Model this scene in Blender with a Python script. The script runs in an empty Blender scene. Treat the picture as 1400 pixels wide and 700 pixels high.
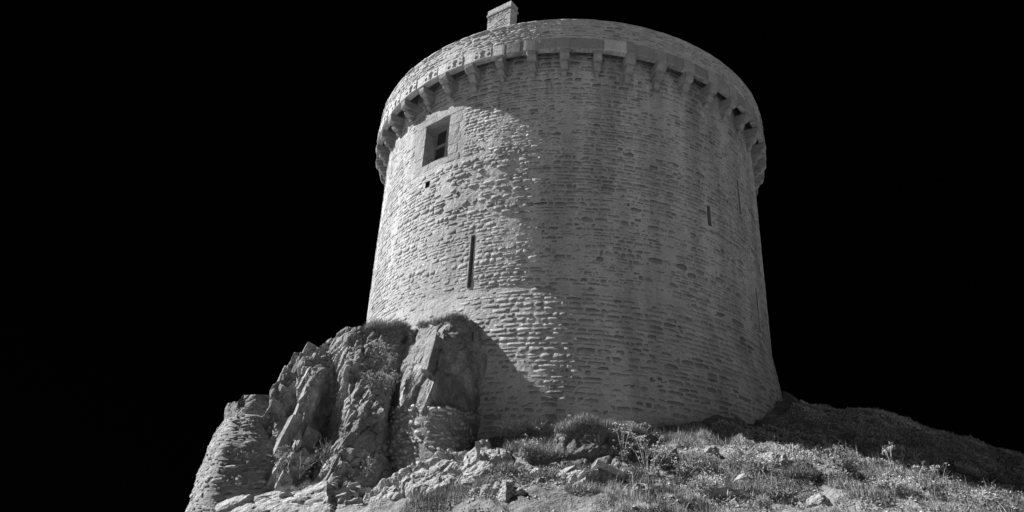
import bpy, math, random
import numpy as np
from mathutils import Matrix, Vector

# ------------------------------------------------------------------ camera, sky, sun, exposure
scene = bpy.context.scene
rad = math.radians
PITCH, YAW, ROLL = 0.470079, -0.0782317, -0.0562848      # radians
TD = 21.259                                               # metres from the eye to the tower's axis


def look(a, b):
    c, s = math.cos(-ROLL), math.sin(-ROLL)
    a, b = c * a - s * b, s * a + c * b
    Y = math.cos(PITCH) - math.sin(PITCH) * b
    Z = math.sin(PITCH) + math.cos(PITCH) * b
    c, s = math.cos(-YAW), math.sin(-YAW)
    return Vector((c * a - s * Y, s * a + c * Y, Z))


fwd = look(0, 0)
right = look(1, 0) - fwd
up = look(0, 1) - fwd
cam_data = bpy.data.cameras.new('camera')
cam_data.sensor_width = 36.0
cam_data.lens = 36.0 * 1051.63 / 1400.0
cam_data.clip_start = 0.1
cam_data.clip_end = 6000
cam = bpy.data.objects.new('camera', cam_data)
scene.collection.objects.link(cam)
m = Matrix((right, up, -fwd)).transposed().to_4x4()
cam.matrix_world = m
scene.camera = cam

SUN_EL, SUN_BACK = rad(44), rad(8)          # sun at the left, a little behind the tower
sdir = Vector((-math.cos(SUN_BACK) * math.cos(SUN_EL), math.sin(SUN_BACK) * math.cos(SUN_EL), math.sin(SUN_EL)))
sun_data = bpy.data.lights.new('sun', 'SUN')
sun_data.energy = 5.0
sun_data.angle = rad(0.53)
sun_data.color = (1.0, 1.0, 1.0)            # black-and-white photograph
sun = bpy.data.objects.new('sun', sun_data)
scene.collection.objects.link(sun)
sun.rotation_euler = sdir.to_track_quat('Z', 'Y').to_euler()
sun.location = sdir * 60

world = bpy.data.worlds.new('World')
scene.world = world
world.use_nodes = True
wn, wl = world.node_tree.nodes, world.node_tree.links
wn.clear()
sky = wn.new('ShaderNodeTexSky')
sky.sky_type = 'NISHITA'
sky.sun_disc = False
sky.sun_elevation = SUN_EL
sky.sun_rotation = math.atan2(sdir.x, sdir.y)
bw = wn.new('ShaderNodeRGBToBW')
bg = wn.new('ShaderNodeBackground')
bg.inputs['Strength'].default_value = 0.00004    # black sky of the photograph
wo = wn.new('ShaderNodeOutputWorld')
wl.new(sky.outputs[0], bw.inputs[0])
wl.new(bw.outputs[0], bg.inputs[0])
wl.new(bg.outputs[0], wo.inputs[0])

vs = scene.view_settings
vs.view_transform = 'Standard'
vs.look = 'None'
vs.exposure = 1.2
vs.gamma = 1.0
vs.use_curve_mapping = False
scene.cycles.max_bounces = 6
scene.cycles.diffuse_bounces = 4

# ------------------------------------------------------------------ survey of the rocks and the ground (metres from the eye)
CRAG = [
  [(-6.05,15.00,4.53),(-5.90,14.80,4.21),(-5.67,14.60,3.72),(-5.35,14.40,3.04),(-5.01,13.90,2.32)],
  [(-5.94,15.25,4.81),(-5.76,15.00,4.27),(-5.55,14.80,3.70),(-5.31,14.60,3.09),(-5.02,14.05,2.35)],
  [(-5.91,15.60,5.39),(-5.62,15.35,4.70),(-5.47,15.15,3.95),(-5.32,14.85,3.15),(-5.04,14.20,2.41)],
  [(-5.58,15.30,5.31),(-4.99,14.50,4.37),(-4.95,14.30,3.66),(-4.91,13.90,2.88),(-4.84,13.40,2.19)],
  [(-5.38,15.50,5.52),(-4.92,14.80,4.62),(-4.94,15.00,3.92),(-4.88,14.70,3.06),(-4.66,13.60,2.20)],
  [(-5.20,15.70,5.83),(-4.78,15.30,4.87),(-4.73,15.30,4.01),(-4.61,14.90,3.18),(-4.24,13.70,2.31)],
  [(-4.75,15.60,6.11),(-4.41,14.80,4.95),(-4.08,14.30,3.91),(-4.00,13.90,3.12),(-3.88,13.30,2.29)],
  [(-4.54,15.65,6.15),(-4.18,14.95,5.01),(-3.84,14.30,3.84),(-3.83,14.00,3.08),(-3.67,13.40,2.28)],
  [(-4.31,15.70,6.16),(-3.99,15.10,5.07),(-3.44,14.30,3.86),(-3.46,14.40,3.18),(-3.40,13.80,2.37)],
  [(-3.92,15.80,6.18),(-3.68,15.40,5.18),(-3.48,14.90,4.10),(-3.35,14.75,3.34),(-3.15,14.20,2.55)],
  [(-3.50,15.90,6.13),(-3.44,15.50,5.22),(-3.40,15.20,4.19),(-3.27,15.00,3.40),(-2.99,14.40,2.60)],
]
BLOCK = [
  [(-3.52,16.00,6.15),(-3.51,15.60,5.29),(-3.56,15.40,4.69),(-3.48,15.10,4.06)],
  [(-3.14,15.60,6.16),(-3.09,15.00,5.22),(-3.14,14.80,4.61),(-3.14,14.60,3.94)],
  [(-2.57,15.30,6.17),(-2.42,14.40,5.21),(-2.48,14.20,4.51),(-2.64,14.20,3.90)],
  [(-2.45,15.30,6.21),(-2.35,14.70,5.29),(-2.36,14.60,4.57),(-2.34,14.30,3.88)],
  [(-2.10,15.50,6.34),(-1.99,15.10,5.45),(-1.97,14.90,4.68),(-1.94,14.50,3.84)],
  [(-1.87,15.80,6.40),(-1.68,15.60,5.73),(-1.67,15.40,4.85),(-1.71,15.00,3.89)],
  [(-1.86,16.30,6.49),(-1.69,16.30,5.93),(-1.66,16.00,4.96),(-1.70,15.60,3.98)],
]
BUTTRESS = [
  [(-3.59,15.20,4.24),(-3.56,15.20,3.58),(-3.32,14.90,2.82)],
  [(-3.29,14.70,4.11),(-3.22,14.60,3.45),(-3.00,14.40,2.73)],
  [(-2.70,14.25,4.03),(-2.59,14.20,3.38),(-2.45,14.00,2.67)],
  [(-2.20,14.20,4.03),(-2.11,14.15,3.38),(-2.03,14.00,2.69)],
  [(-1.83,14.60,4.04),(-1.84,14.55,3.49),(-1.82,14.40,2.78)],
  [(-1.65,15.40,4.21),(-1.70,15.30,3.68),(-1.68,15.10,2.92)],
]
BASTION = [
  [(-6.89,15.20,3.79),(-6.84,14.60,3.17),(-6.74,14.20,2.54),(-6.47,13.60,1.63)],
  [(-6.38,14.35,3.67),(-6.17,13.60,2.94),(-6.02,13.20,2.31),(-5.83,12.80,1.49)],
  [(-6.21,14.40,3.73),(-5.85,13.70,2.97),(-5.63,13.30,2.35),(-5.36,12.90,1.52)],
  [(-6.01,14.60,3.81),(-5.61,14.00,3.05),(-5.36,13.60,2.41),(-5.06,13.20,1.63)],
  [(-5.86,15.40,3.97),(-5.47,14.90,3.27),(-5.15,14.40,2.58),(-4.78,13.80,1.79)],
]
KNOB = [
  [(-7.11,15.60,3.86),(-6.97,15.40,3.66)],
  [(-7.07,15.50,4.27),(-6.69,15.00,3.64)],
  [(-6.63,15.00,4.21),(-6.36,14.70,3.50)],
  [(-6.62,15.20,4.40),(-6.26,14.60,3.48)],
  [(-6.34,15.20,4.39),(-6.06,14.90,3.56)],
  [(-6.20,15.50,4.50),(-5.85,15.20,3.65)],
  [(-6.24,16.00,4.56),(-5.96,15.80,3.79)],
]
SLAB = [
  [(-5.49,12.60,1.81),(-4.88,11.20,0.92)],
  [(-4.98,12.60,2.00),(-4.28,11.00,0.93)],
  [(-4.55,12.70,2.14),(-3.82,11.00,0.95)],
  [(-4.18,12.80,2.25),(-3.37,11.00,0.97)],
  [(-3.85,12.80,2.32),(-3.10,11.10,0.99)],
  [(-3.82,13.20,2.31),(-3.10,11.60,1.04)],
]
SHELF = [
  [(-3.79,12.90,2.14),(-3.67,12.60,1.91),(-3.53,12.20,1.56),(-3.33,11.80,0.95)],
  [(-3.60,13.10,2.42),(-3.48,12.60,2.05),(-3.32,12.10,1.66),(-3.09,11.70,0.96)],
  [(-3.44,13.10,2.37),(-3.30,12.60,1.99),(-3.13,12.10,1.59),(-2.94,11.80,0.97)],
  [(-3.20,13.10,2.25),(-3.11,12.60,1.98),(-2.92,12.00,1.57),(-2.75,11.70,0.97)],
  [(-2.92,13.40,2.56),(-2.83,12.60,2.17),(-2.62,12.00,1.71),(-2.45,11.70,0.98)],
  [(-2.47,13.60,2.79),(-2.34,12.70,2.40),(-2.15,12.00,1.90),(-2.03,11.80,1.01)],
  [(-2.19,13.80,2.98),(-1.95,12.80,2.55),(-1.84,12.10,2.01),(-1.74,12.00,1.04)],
  [(-1.70,14.00,3.16),(-1.62,12.90,2.70),(-1.55,12.20,2.17),(-1.44,12.00,1.06)],
  [(-1.43,14.00,3.21),(-1.34,12.90,2.76),(-1.21,12.20,2.28),(-1.12,12.00,1.07)],
  [(-1.03,14.00,3.16),(-0.92,13.00,2.73),(-0.79,12.40,2.26),(-0.69,12.10,1.10)],
]
BANK = [
  [(-0.22,14.60,3.51),(-0.25,14.20,2.74)],
  [(0.07,13.90,3.56),(0.01,13.35,2.58)],
  [(0.41,13.75,3.60),(0.34,13.20,2.51)],
  [(0.87,13.70,3.59),(0.78,13.10,2.50)],
  [(1.30,13.80,3.57),(1.20,13.20,2.54)],
  [(1.63,14.00,3.54),(1.60,13.50,2.67)],
  [(1.88,14.60,3.58),(1.86,14.10,2.86)],
]
TERRAIN = [(-1.05,14.20,3.22),(-0.11,14.40,3.43),(0.71,14.50,3.65),(1.53,14.50,3.60),(2.12,14.00,3.34),(3.03,14.00,3.40),(3.52,13.90,3.36),(3.92,13.60,3.16),(4.62,13.20,2.90),(5.59,12.80,2.66),(6.19,12.50,2.47),(6.74,12.20,2.26),(7.21,12.00,2.11),(5.66,19.80,6.20),(6.14,19.50,5.89),(6.43,19.30,5.79),(7.50,19.30,5.79),(8.58,19.50,5.45),(9.56,19.50,5.03),(10.67,19.50,4.60),(11.16,19.50,4.53),(12.44,19.50,4.27),(4.65,16.00,4.06),(5.47,15.50,3.75),(6.58,15.00,3.34),(7.56,14.50,2.89),(8.10,14.00,2.61),(-0.76,12.20,2.29),(0.37,12.30,2.43),(1.49,12.20,2.41),(2.60,12.20,2.45),(3.62,12.00,2.34),(4.51,11.60,2.15),(5.76,11.20,1.88),(-1.92,10.30,1.23),(-0.62,10.40,1.49),(0.79,10.40,1.57),(2.18,10.40,1.63),(3.48,10.20,1.60),(4.68,10.00,1.46),(5.92,10.00,1.43),(0.16,13.30,2.72),(0.77,13.30,2.71),(1.40,13.40,2.79),(-4.34,13.50,2.01),(-3.40,13.80,2.09),(-2.22,14.30,2.55),(-5.01,12.80,1.52)]

# ------------------------------------------------------------------ helpers
rng = np.random.default_rng(7)
random.seed(7)
COL = scene.collection


def obj(name, mesh, parent=None, label=None, cat=None, group=None, kind=None, material=None, loc=None):
    o = bpy.data.objects.new(name, mesh)
    COL.objects.link(o)
    if parent is not None:
        o.parent = parent
    if loc is not None:
        o.location = loc
    if label:
        o['label'] = label
    if cat:
        o['category'] = cat
    if group:
        o['group'] = group
    if kind:
        o['kind'] = kind
    if material is not None and mesh is not None and not mesh.materials:
        mesh.materials.append(material)
    return o


def mesh_np(name, verts, faces, smooth=False, tone=None):
    """faces: one array or a list of arrays of equal-length loops."""
    if not isinstance(faces, (list, tuple)):
        faces = [faces]
    faces = [np.asarray(f, np.int32) for f in faces if len(f)]
    me = bpy.data.meshes.new(name)
    verts = np.asarray(verts, np.float32)
    me.vertices.add(len(verts))
    me.vertices.foreach_set('co', verts.ravel())
    nl = sum(f.size for f in faces)
    nf = sum(len(f) for f in faces)
    me.loops.add(nl)
    me.polygons.add(nf)
    me.loops.foreach_set('vertex_index', np.concatenate([f.ravel() for f in faces]))
    tot = np.concatenate([np.full(len(f), f.shape[1], np.int32) for f in faces])
    start = np.concatenate([[0], np.cumsum(tot)[:-1]]).astype(np.int32)
    me.polygons.foreach_set('loop_start', start)
    me.polygons.foreach_set('loop_total', tot)
    me.polygons.foreach_set('use_smooth', np.asarray(smooth, bool) if isinstance(smooth, np.ndarray) else np.full(nf, bool(smooth)))
    me.update(calc_edges=True)
    me.validate()
    if tone is not None:
        at = me.attributes.new('tone', 'FLOAT', 'POINT')
        at.data.foreach_set('value', np.asarray(tone, np.float32))
    return me


def _hash(i, j, k, s=0):
    n = (i.astype(np.int64) * 374761393 + j.astype(np.int64) * 668265263 + k.astype(np.int64) * 2147483647 + s * 974634777) & 0xFFFFFFFF
    n = ((n ^ (n >> 13)) * 1274126177) & 0xFFFFFFFF
    n = ((n ^ (n >> 16)) * 2246822519) & 0xFFFFFFFF
    n = n ^ (n >> 15)
    return (n & 0xFFFFFF) / float(0x1000000)


def vnoise(P, s=0):
    P = np.asarray(P, float)
    I = np.floor(P).astype(np.int64)
    F = P - I
    F = F * F * F * (F * (F * 6 - 15) + 10)
    i, j, k = I[..., 0], I[..., 1], I[..., 2]
    u, v, w = F[..., 0], F[..., 1], F[..., 2]
    r = 0
    for a in (0, 1):
        for b in (0, 1):
            for c in (0, 1):
                r = r + _hash(i + a, j + b, k + c, s) * (u if a else 1 - u) * (v if b else 1 - v) * (w if c else 1 - w)
    return r * 2 - 1


def fbm(P, o=4, s=0, g=0.5):
    P = np.asarray(P, float)
    r, a, t = 0, 1.0, 0
    for n in range(o):
        r = r + a * vnoise(P * (2.03 ** n) + n * 17.3, s + n)
        t += a
        a *= g
    return r / t


def voronoi(P, s=0):
    """F1, F2, random value and a second random value of the nearest cell"""
    P = np.asarray(P, float)
    I = np.floor(P).astype(np.int64)
    f1 = np.full(P.shape[:-1], 9.0)
    f2 = f1.copy()
    rv = np.zeros_like(f1)
    dv = np.zeros(P.shape)
    for a in (-1, 0, 1):
        for b in (-1, 0, 1):
            for c in (-1, 0, 1):
                i, j, k = I[..., 0] + a, I[..., 1] + b, I[..., 2] + c
                q = np.stack([i + _hash(i, j, k, s + 1), j + _hash(i, j, k, s + 2), k + _hash(i, j, k, s + 3)], -1)
                d = np.sqrt(((q - P) ** 2).sum(-1))
                r = _hash(i, j, k, s + 4)
                near = d < f1
                f2 = np.where(near, f1, np.minimum(f2, d))
                rv = np.where(near, r, rv)
                dv = np.where(near[..., None], P - q, dv)
                f1 = np.where(near, d, f1)
    return f1, f2, rv, dv


def smooth01(x):
    x = np.clip(x, 0, 1)
    return x * x * (3 - 2 * x)


# ------------------------------------------------------------------ materials (all grey: a black-and-white photograph)
def material(name, lo, hi, scale=3.0, fine=30.0, bump=0.3, bump_dist=0.02, tone=False, streak=0.0, rough=0.95, stretch=(1, 1, 1), speck=0.0, drip_shade=0.0):
    mt = bpy.data.materials.new(name)
    mt.use_nodes = True
    N, L = mt.node_tree.nodes, mt.node_tree.links
    b = N['Principled BSDF']
    b.inputs['Roughness'].default_value = rough
    b.inputs['Specular IOR Level'].default_value = 0.15
    geo = N.new('ShaderNodeNewGeometry')
    mp = N.new('ShaderNodeMapping')
    mp.inputs['Scale'].default_value = stretch
    L.new(geo.outputs['Position'], mp.inputs['Vector'])

    def noise(sc, det=6, src=mp, ro=0.6):
        n = N.new('ShaderNodeTexNoise')
        n.inputs['Scale'].default_value = sc
        n.inputs['Detail'].default_value = det
        n.inputs['Roughness'].default_value = ro
        L.new(src.outputs[0], n.inputs['Vector'])
        return n

    def ramp(sock, a, b_, lo_, hi_):
        r = N.new('ShaderNodeMapRange')
        r.inputs[1].default_value, r.inputs[2].default_value = a, b_
        r.inputs[3].default_value, r.inputs[4].default_value = lo_, hi_
        L.new(sock, r.inputs[0])
        return r.outputs[0]

    def mul(x, y):
        q = N.new('ShaderNodeMath')
        q.operation = 'MULTIPLY'
        L.new(x, q.inputs[0])
        if isinstance(y, (int, float)):
            q.inputs[1].default_value = y
        else:
            L.new(y, q.inputs[1])
        return q.outputs[0]
    big = noise(scale)
    fin = noise(fine, 5, ro=0.7)
    v = ramp(big.outputs[0], 0.3, 0.7, lo, hi)
    v = mul(v, ramp(fin.outputs[0], 0.3, 0.7, 0.78, 1.22))
    if tone:
        a = N.new('ShaderNodeAttribute')
        a.attribute_name = 'tone'
        v = mul(v, a.outputs['Fac'])
    if streak:
        m2 = N.new('ShaderNodeMapping')
        m2.inputs['Scale'].default_value = (1.6, 1.6, 0.16)
        L.new(geo.outputs['Position'], m2.inputs['Vector'])
        s = noise(1.0, 5, m2)
        v = mul(v, ramp(s.outputs[0], 0.36, 0.66, 1.0 - streak, 1.0 + streak * 0.6))
    if drip_shade:                                      # shade under the cornice put into the colour, with water stains running down
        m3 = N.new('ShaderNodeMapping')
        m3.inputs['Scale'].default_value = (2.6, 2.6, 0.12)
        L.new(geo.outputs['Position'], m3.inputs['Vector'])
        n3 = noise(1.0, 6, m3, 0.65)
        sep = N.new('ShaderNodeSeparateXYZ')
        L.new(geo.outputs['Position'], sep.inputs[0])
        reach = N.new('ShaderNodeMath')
        reach.operation = 'MULTIPLY_ADD'          # height where stain and painted shade end, ragged from streak to streak
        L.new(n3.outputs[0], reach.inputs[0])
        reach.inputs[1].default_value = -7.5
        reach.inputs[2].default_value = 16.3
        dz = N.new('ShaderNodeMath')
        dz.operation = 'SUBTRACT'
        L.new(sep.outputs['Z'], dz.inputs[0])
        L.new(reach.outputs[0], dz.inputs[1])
        v = mul(v, ramp(dz.outputs[0], -0.2, 1.3, 1.0, 1.0 - drip_shade))
    if speck:
        s = noise(fine * 0.6, 2)
        v = mul(v, ramp(s.outputs[0], 0.62, 0.7, 1.0, 1.0 + speck))
    L.new(v, b.inputs['Base Color'])
    bm = N.new('ShaderNodeBump')
    bm.inputs['Strength'].default_value = bump
    bm.inputs['Distance'].default_value = bump_dist
    mid = noise(fine * 0.42, 3)
    ad = N.new('ShaderNodeMath')
    ad.operation = 'MULTIPLY_ADD'
    ad.inputs[1].default_value = 1.6
    L.new(mid.outputs[0], ad.inputs[0])
    L.new(fin.outputs[0], ad.inputs[2])
    L.new(ad.outputs[0], bm.inputs['Height'])
    L.new(bm.outputs[0], b.inputs['Normal'])
    return mt


M = {
    'stone': material('tower_stone', 0.28, 0.38, 1.5, 30, 0.9, 0.02, tone=True, streak=0.25, drip_shade=0.3),
    'mortar': material('lime_mortar', 0.37, 0.46, 2.0, 30, 0.9, 0.02, streak=0.25, drip_shade=0.3),
    'parapet': material('parapet_stone', 0.28, 0.38, 1.5, 30, 0.9, 0.02, tone=True, streak=0.15),
    'parapet_mortar': material('parapet_mortar', 0.34, 0.44, 2.0, 30, 0.9, 0.02, streak=0.15),
    'dressed': material('dressed_stone', 0.33, 0.43, 2.5, 26, 0.7, 0.02, tone=True, streak=0.12),
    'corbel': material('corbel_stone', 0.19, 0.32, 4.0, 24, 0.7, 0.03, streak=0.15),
    'inside': material('dark_interior', 0.03, 0.05, 3, 20, 0.1),
    'wood': material('weathered_wood', 0.16, 0.26, 8, 60, 0.3, 0.01, stretch=(1, 1, 0.1)),
    'iron': material('iron', 0.05, 0.08, 10, 60, 0.2, 0.005, rough=0.6),
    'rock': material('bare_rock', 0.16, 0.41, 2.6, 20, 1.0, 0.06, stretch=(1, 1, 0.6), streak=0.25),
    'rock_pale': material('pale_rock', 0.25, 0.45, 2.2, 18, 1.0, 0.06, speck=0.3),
    'rubble': material('rubble_stone', 0.20, 0.33, 3.0, 20, 0.7, 0.03, tone=True),
    'rubble_mortar': material('rubble_mortar', 0.17, 0.27, 3.0, 20, 0.8, 0.03),
    'earth': material('dry_earth', 0.10, 0.20, 2.0, 18, 0.9, 0.05),
    'grass': material('dry_grass', 0.20, 0.36, 0.9, 8, 0.0, tone=True),
    'grass_dark': material('green_grass', 0.15, 0.26, 1.2, 8, 0.0, tone=True),
    'hill_grass': material('hillside_grass', 0.34, 0.46, 1.5, 9, 0.0, tone=True),
    'leaf': material('weed_leaf', 0.14, 0.22, 3.0, 20, 0.0, tone=True),
    'flower': material('seed_head', 0.50, 0.62, 3.0, 20, 0.0),
    'pebble': material('pebble', 0.22, 0.38, 4.0, 20, 0.4, 0.02),
}


def ground_material():
    mt = material('ground', 0.11, 0.25, 1.4, 12, 0.9, 0.06, speck=0.5)
    N, L = mt.node_tree.nodes, mt.node_tree.links
    b = N['Principled BSDF']
    old = b.inputs['Base Color'].links[0].from_socket
    geo = N.new('ShaderNodeNewGeometry')
    sp = N.new('ShaderNodeSeparateXYZ')
    L.new(geo.outputs['Position'], sp.inputs[0])
    r = N.new('ShaderNodeMapRange')              # worn pale gravel on the level, dry turf on the mound
    r.inputs[1].default_value, r.inputs[2].default_value = -1.3, 0.2
    L.new(sp.outputs['Z'], r.inputs[0])
    n = N.new('ShaderNodeTexNoise')
    n.inputs['Scale'].default_value = 0.8
    n.inputs['Detail'].default_value = 8
    q = N.new('ShaderNodeMapRange')
    q.inputs[1].default_value, q.inputs[2].default_value = 0.3, 0.7
    q.inputs[3].default_value, q.inputs[4].default_value = GRAVEL * 0.85, GRAVEL * 1.15
    L.new(geo.outputs['Position'], n.inputs['Vector'])
    L.new(n.outputs[0], q.inputs[0])
    mx = N.new('ShaderNodeMix')
    L.new(r.outputs[0], mx.inputs['Factor'])
    L.new(q.outputs[0], mx.inputs['A'])
    L.new(old, mx.inputs['B'])
    L.new(mx.outputs['Result'], b.inputs['Base Color'])
    return mt


GRAVEL = 0.27
M['ground'] = ground_material()

# ------------------------------------------------------------------ ground: one sheet to the horizon, rising to the rock the tower stands on
_ang = [(-150, 3.0), (-110, 3.4), (-75, 3.6), (-45, 3.6), (-22, 3.7), (-8, 3.75), (8, 3.8), (18, 3.95), (25.8, 4.18), (32, 4.47), (43.3, 4.83), (54.5, 5.25), (74, 6.15), (100, 6.3), (140, 5.0), (180, 4.0)]
tpts = list(TERRAIN)
for a, z in _ang:
    R = 5.72 + 0.13 * (7.2 - z) - 0.1
    tpts.append((R * math.sin(rad(a)), TD - R * math.cos(rad(a)), z))
tpts += [(0, TD, 4.2), (-2.5, TD - 2.5, 3.8), (2.5, TD - 2.5, 4.4)]
tpts += [(x, 5.0, -1.65) for x in (-9, -6, -3, 0, 3, 6, 9, 13)]
tpts += [(x, 7.6, -0.3) for x in (-3, 0, 3, 6)] + [(10, 8, -0.6), (14, 9, -0.6)]
tpts += [(-6.3, 13.0, -0.2), (-5.2, 10.5, -0.2), (-3.6, 9.6, 0.5), (-7.5, 14.5, -0.8), (-8.5, 18, -0.8), (-9, 23, -1.0), (-7, 20, 1.0)]
tpts += [(9, 23, 4.6), (12, 23, 3.4), (15, 19.5, 3.4), (15, 14, 1.2), (11, 12.5, 1.2), (6, 26, 4.0), (12, 27, 1.5), (0, 30, 1.5), (-6, 28, 0.2)]
tp = np.array(tpts)


def _U(r2):
    return 0.5 * r2 * np.log(r2 + 1e-9)


def _fit():
    n = len(tp)
    K = _U(((tp[:, None, :2] - tp[None, :, :2]) ** 2).sum(-1)) + np.eye(n) * 0.02
    Pm = np.c_[np.ones(n), tp[:, :2]]
    A = np.block([[K, Pm], [Pm.T, np.zeros((3, 3))]])
    return np.linalg.solve(A, np.r_[tp[:, 2], 0, 0, 0])


_tw = _fit()


def ground_z(x, y, detail=True):
    x, y = np.asarray(x, float), np.asarray(y, float)
    z = _tw[-3] + _tw[-2] * x + _tw[-1] * y
    for i in range(len(tp)):
        z = z + _tw[i] * _U((x - tp[i, 0]) ** 2 + (y - tp[i, 1]) ** 2)
    z = z - 0.42 * np.exp(-((x - 0.75) / 0.8) ** 2 - ((y - 12.75) / 0.5) ** 2)      # hollow before the earth bank
    d = np.maximum(np.maximum(-9 - x, x - 15), np.maximum(5 - y, y - 27))
    mk = 1 - smooth01((d + 1.5) / 5.0)
    z = -1.7 + (np.clip(z, -1.7, 8) + 1.7) * mk
    if detail:
        P = np.stack([x, y, np.zeros_like(x)], -1)
        k = smooth01((z + 1.4) / 1.5)
        z = z + k * (0.22 * fbm(P * 0.9, 4, 3) + 0.14 * fbm(P * 3.2, 5, 9, 0.6))
        f1, f2, rv, _ = voronoi(P * np.array([1.6, 1.6, 1]), 5)
        z = z + k * 0.10 * (rv - 0.5) * smooth01((f2 - f1) * 5)
        f1, f2, rv, _ = voronoi(P * np.array([4.5, 4.5, 1]), 6)
        z = z + k * 0.05 * (rv - 0.5) * smooth01((f2 - f1) * 5)
    return z


def axis(lo, hi, step, far):
    mid = list(np.arange(lo, hi + 1e-6, step))
    a, s, out = mid[-1], step, []
    while a < far:
        s *= 1.35
        a += s
        out.append(a)
    a, s, pre = mid[0], step, []
    while a > -far:
        s *= 1.35
        a -= s
        pre.append(a)
    return np.array(pre[::-1] + mid + out)


gx, gy = axis(-7.5, 13.5, 0.07, 2500), axis(8.6, 21.5, 0.07, 2500)
GX, GY = np.meshgrid(gx, gy)
GZ = ground_z(GX, GY)


def grid_faces(nv, nu):
    i = np.arange(nv - 1)[:, None] * nu + np.arange(nu - 1)[None, :]
    return np.stack([i, i + 1, i + nu + 1, i + nu], -1).reshape(-1, 4)


gm = mesh_np('ground', np.stack([GX, GY, GZ], -1).reshape(-1, 3), grid_faces(*GX.shape), smooth=True)
obj('ground', gm, kind='structure', material=M['ground'])

# ------------------------------------------------------------------ a stone: rounded, uneven front face of 4 x 3 points and a rim sunk in the mortar
_su, _st = np.meshgrid(np.linspace(-1, 1, 4), np.linspace(-1, 1, 3))
_su, _st = _su.ravel(), _st.ravel()
_INNER = grid_faces(3, 4)
_RING = [0, 1, 2, 3, 7, 11, 10, 9, 8, 4]
_RF = np.array([[_RING[q], 12 + q, 12 + (q + 1) % 10, _RING[(q + 1) % 10]] for q in range(10)])
STONE_FACES = np.concatenate([_INNER, _RF])
STONE_SMOOTH = np.array([True] * 6 + [False] * 10)


def stone_verts(rect, proud, rough, surf, rr, rnd=1.0, bevel=0.014):
    """rect: n x 4 (s0, s1, t0, t1) in metres; surf(s, t, r) -> points; returns n x 22 x 3"""
    rect = np.asarray(rect, float)
    n = len(rect)
    s0, s1, t0, t1 = rect.T
    cs, ct, ws, wt = (s0 + s1) / 2, (t0 + t1) / 2, (s1 - s0) / 2, (t1 - t0) / 2
    bev = np.minimum(bevel, 0.3 * np.minimum(ws, wt))
    # skewed outline
    sk = rr.normal(0, 0.10 * rnd, (n, 4))
    u = _su[None] * (1 - 0.05 * rnd * _st[None] ** 2)
    v = _st[None] * (1 - 0.10 * rnd * _su[None] ** 2)
    u = u + sk[:, :1] * v * 0.5 * (wt / ws)[:, None]
    v = v + sk[:, 1:2] * u * 0.6 + sk[:, 2:3] * u * v * 0.6
    jn = rr.normal(0, 0.045 * rnd, (n, 12, 2))
    pu = cs[:, None] + (ws - bev)[:, None] * (u + jn[..., 0])
    pv = ct[:, None] + (wt - bev * 0.8)[:, None] * (v + jn[..., 1])
    tilt = rr.normal(0, 1, (n, 2)) * 0.4
    rel = (tilt[:, :1] * _su[None] + tilt[:, 1:] * _st[None] + rr.normal(0, 0.8, (n, 12)))
    edge = (np.abs(_su[None]) > 0.9) * 0.35 + (np.abs(_st[None]) > 0.9) * 0.45
    pr = proud[:, None] + rough[:, None] * (rel - edge)
    ring = np.array(_RING)
    ou = cs[:, None] + ws[:, None] * (u[:, ring] + jn[:, ring, 0])
    ov = ct[:, None] + wt[:, None] * (v[:, ring] + jn[:, ring, 1])
    orr = np.minimum(proud[:, None] - 0.022, -0.008) + np.zeros((n, 10))
    return surf(np.concatenate([pu, ou], 1), np.concatenate([pv, ov], 1), np.concatenate([pr, orr], 1))


def stones_to_objects(V, tone, score, parent, mat, limit, stuff_name, name='stone'):
    """the stones that show largest become parts of their own, the rest one part"""
    order = np.argsort(-score)
    for i in order[:limit]:
        c = V[i].mean(0)
        me = mesh_np(name, V[i] - c, STONE_FACES, smooth=STONE_SMOOTH, tone=np.full(22, tone[i]))
        obj(name, me, parent, material=mat, loc=Vector(c) - parent.location)
    rest = order[limit:]
    if len(rest):
        W = V[rest].reshape(-1, 3) - np.array(parent.location)
        F = (STONE_FACES[None] + (np.arange(len(rest)) * 22)[:, None, None]).reshape(-1, 4)
        me = mesh_np(stuff_name, W, F, smooth=np.tile(STONE_SMOOTH, len(rest)), tone=np.repeat(tone[rest], 22))
        obj(stuff_name, me, parent, material=mat, kind='stuff')


def courses(s0, s1, t0, t1, hfun, wfun, rr, holes=(), joint=0.016, wobble=0.0):
    out, t = [], t0
    while t < t1 - 0.03:
        h = min(hfun(t), t1 - t)
        s = s0 - rr.uniform(0, 0.2)
        while s < s1:
            w = wfun(t)
            tt0, tt1 = t + joint / 2, t + h - joint / 2
            parts = [(tt0, tt1)]
            if h > 0.15 and rr.random() < 0.18:                       # two thin stones in place of one
                k = tt0 + (tt1 - tt0) * rr.uniform(0.4, 0.6)
                parts = [(tt0, k - joint / 2), (k + joint / 2, tt1)]
            for (p0, p1) in parts:
                a, b = s + joint / 2, s + w - joint / 2
                for (ha, hb, hc, hd) in holes:
                    if p1 > hc and p0 < hd and b > ha and a < hb:
                        if a < ha:
                            b = ha - joint / 2
                        elif b > hb:
                            a = hb + joint / 2
                        else:
                            a = b
                if b - a > 0.06:
                    d = rr.normal(0, wobble) if wobble else 0
                    out.append((a, b, p0 + d, p1 + d))
            s += w
        t += h
    return np.array(out)

# ------------------------------------------------------------------ the round tower
def wall_R(h):
    h = np.asarray(h, float)
    return np.where(h < 7.2, 5.72 + 0.13 * (7.2 - h), 5.72 + 0.0085 * (h - 7.2))


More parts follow.
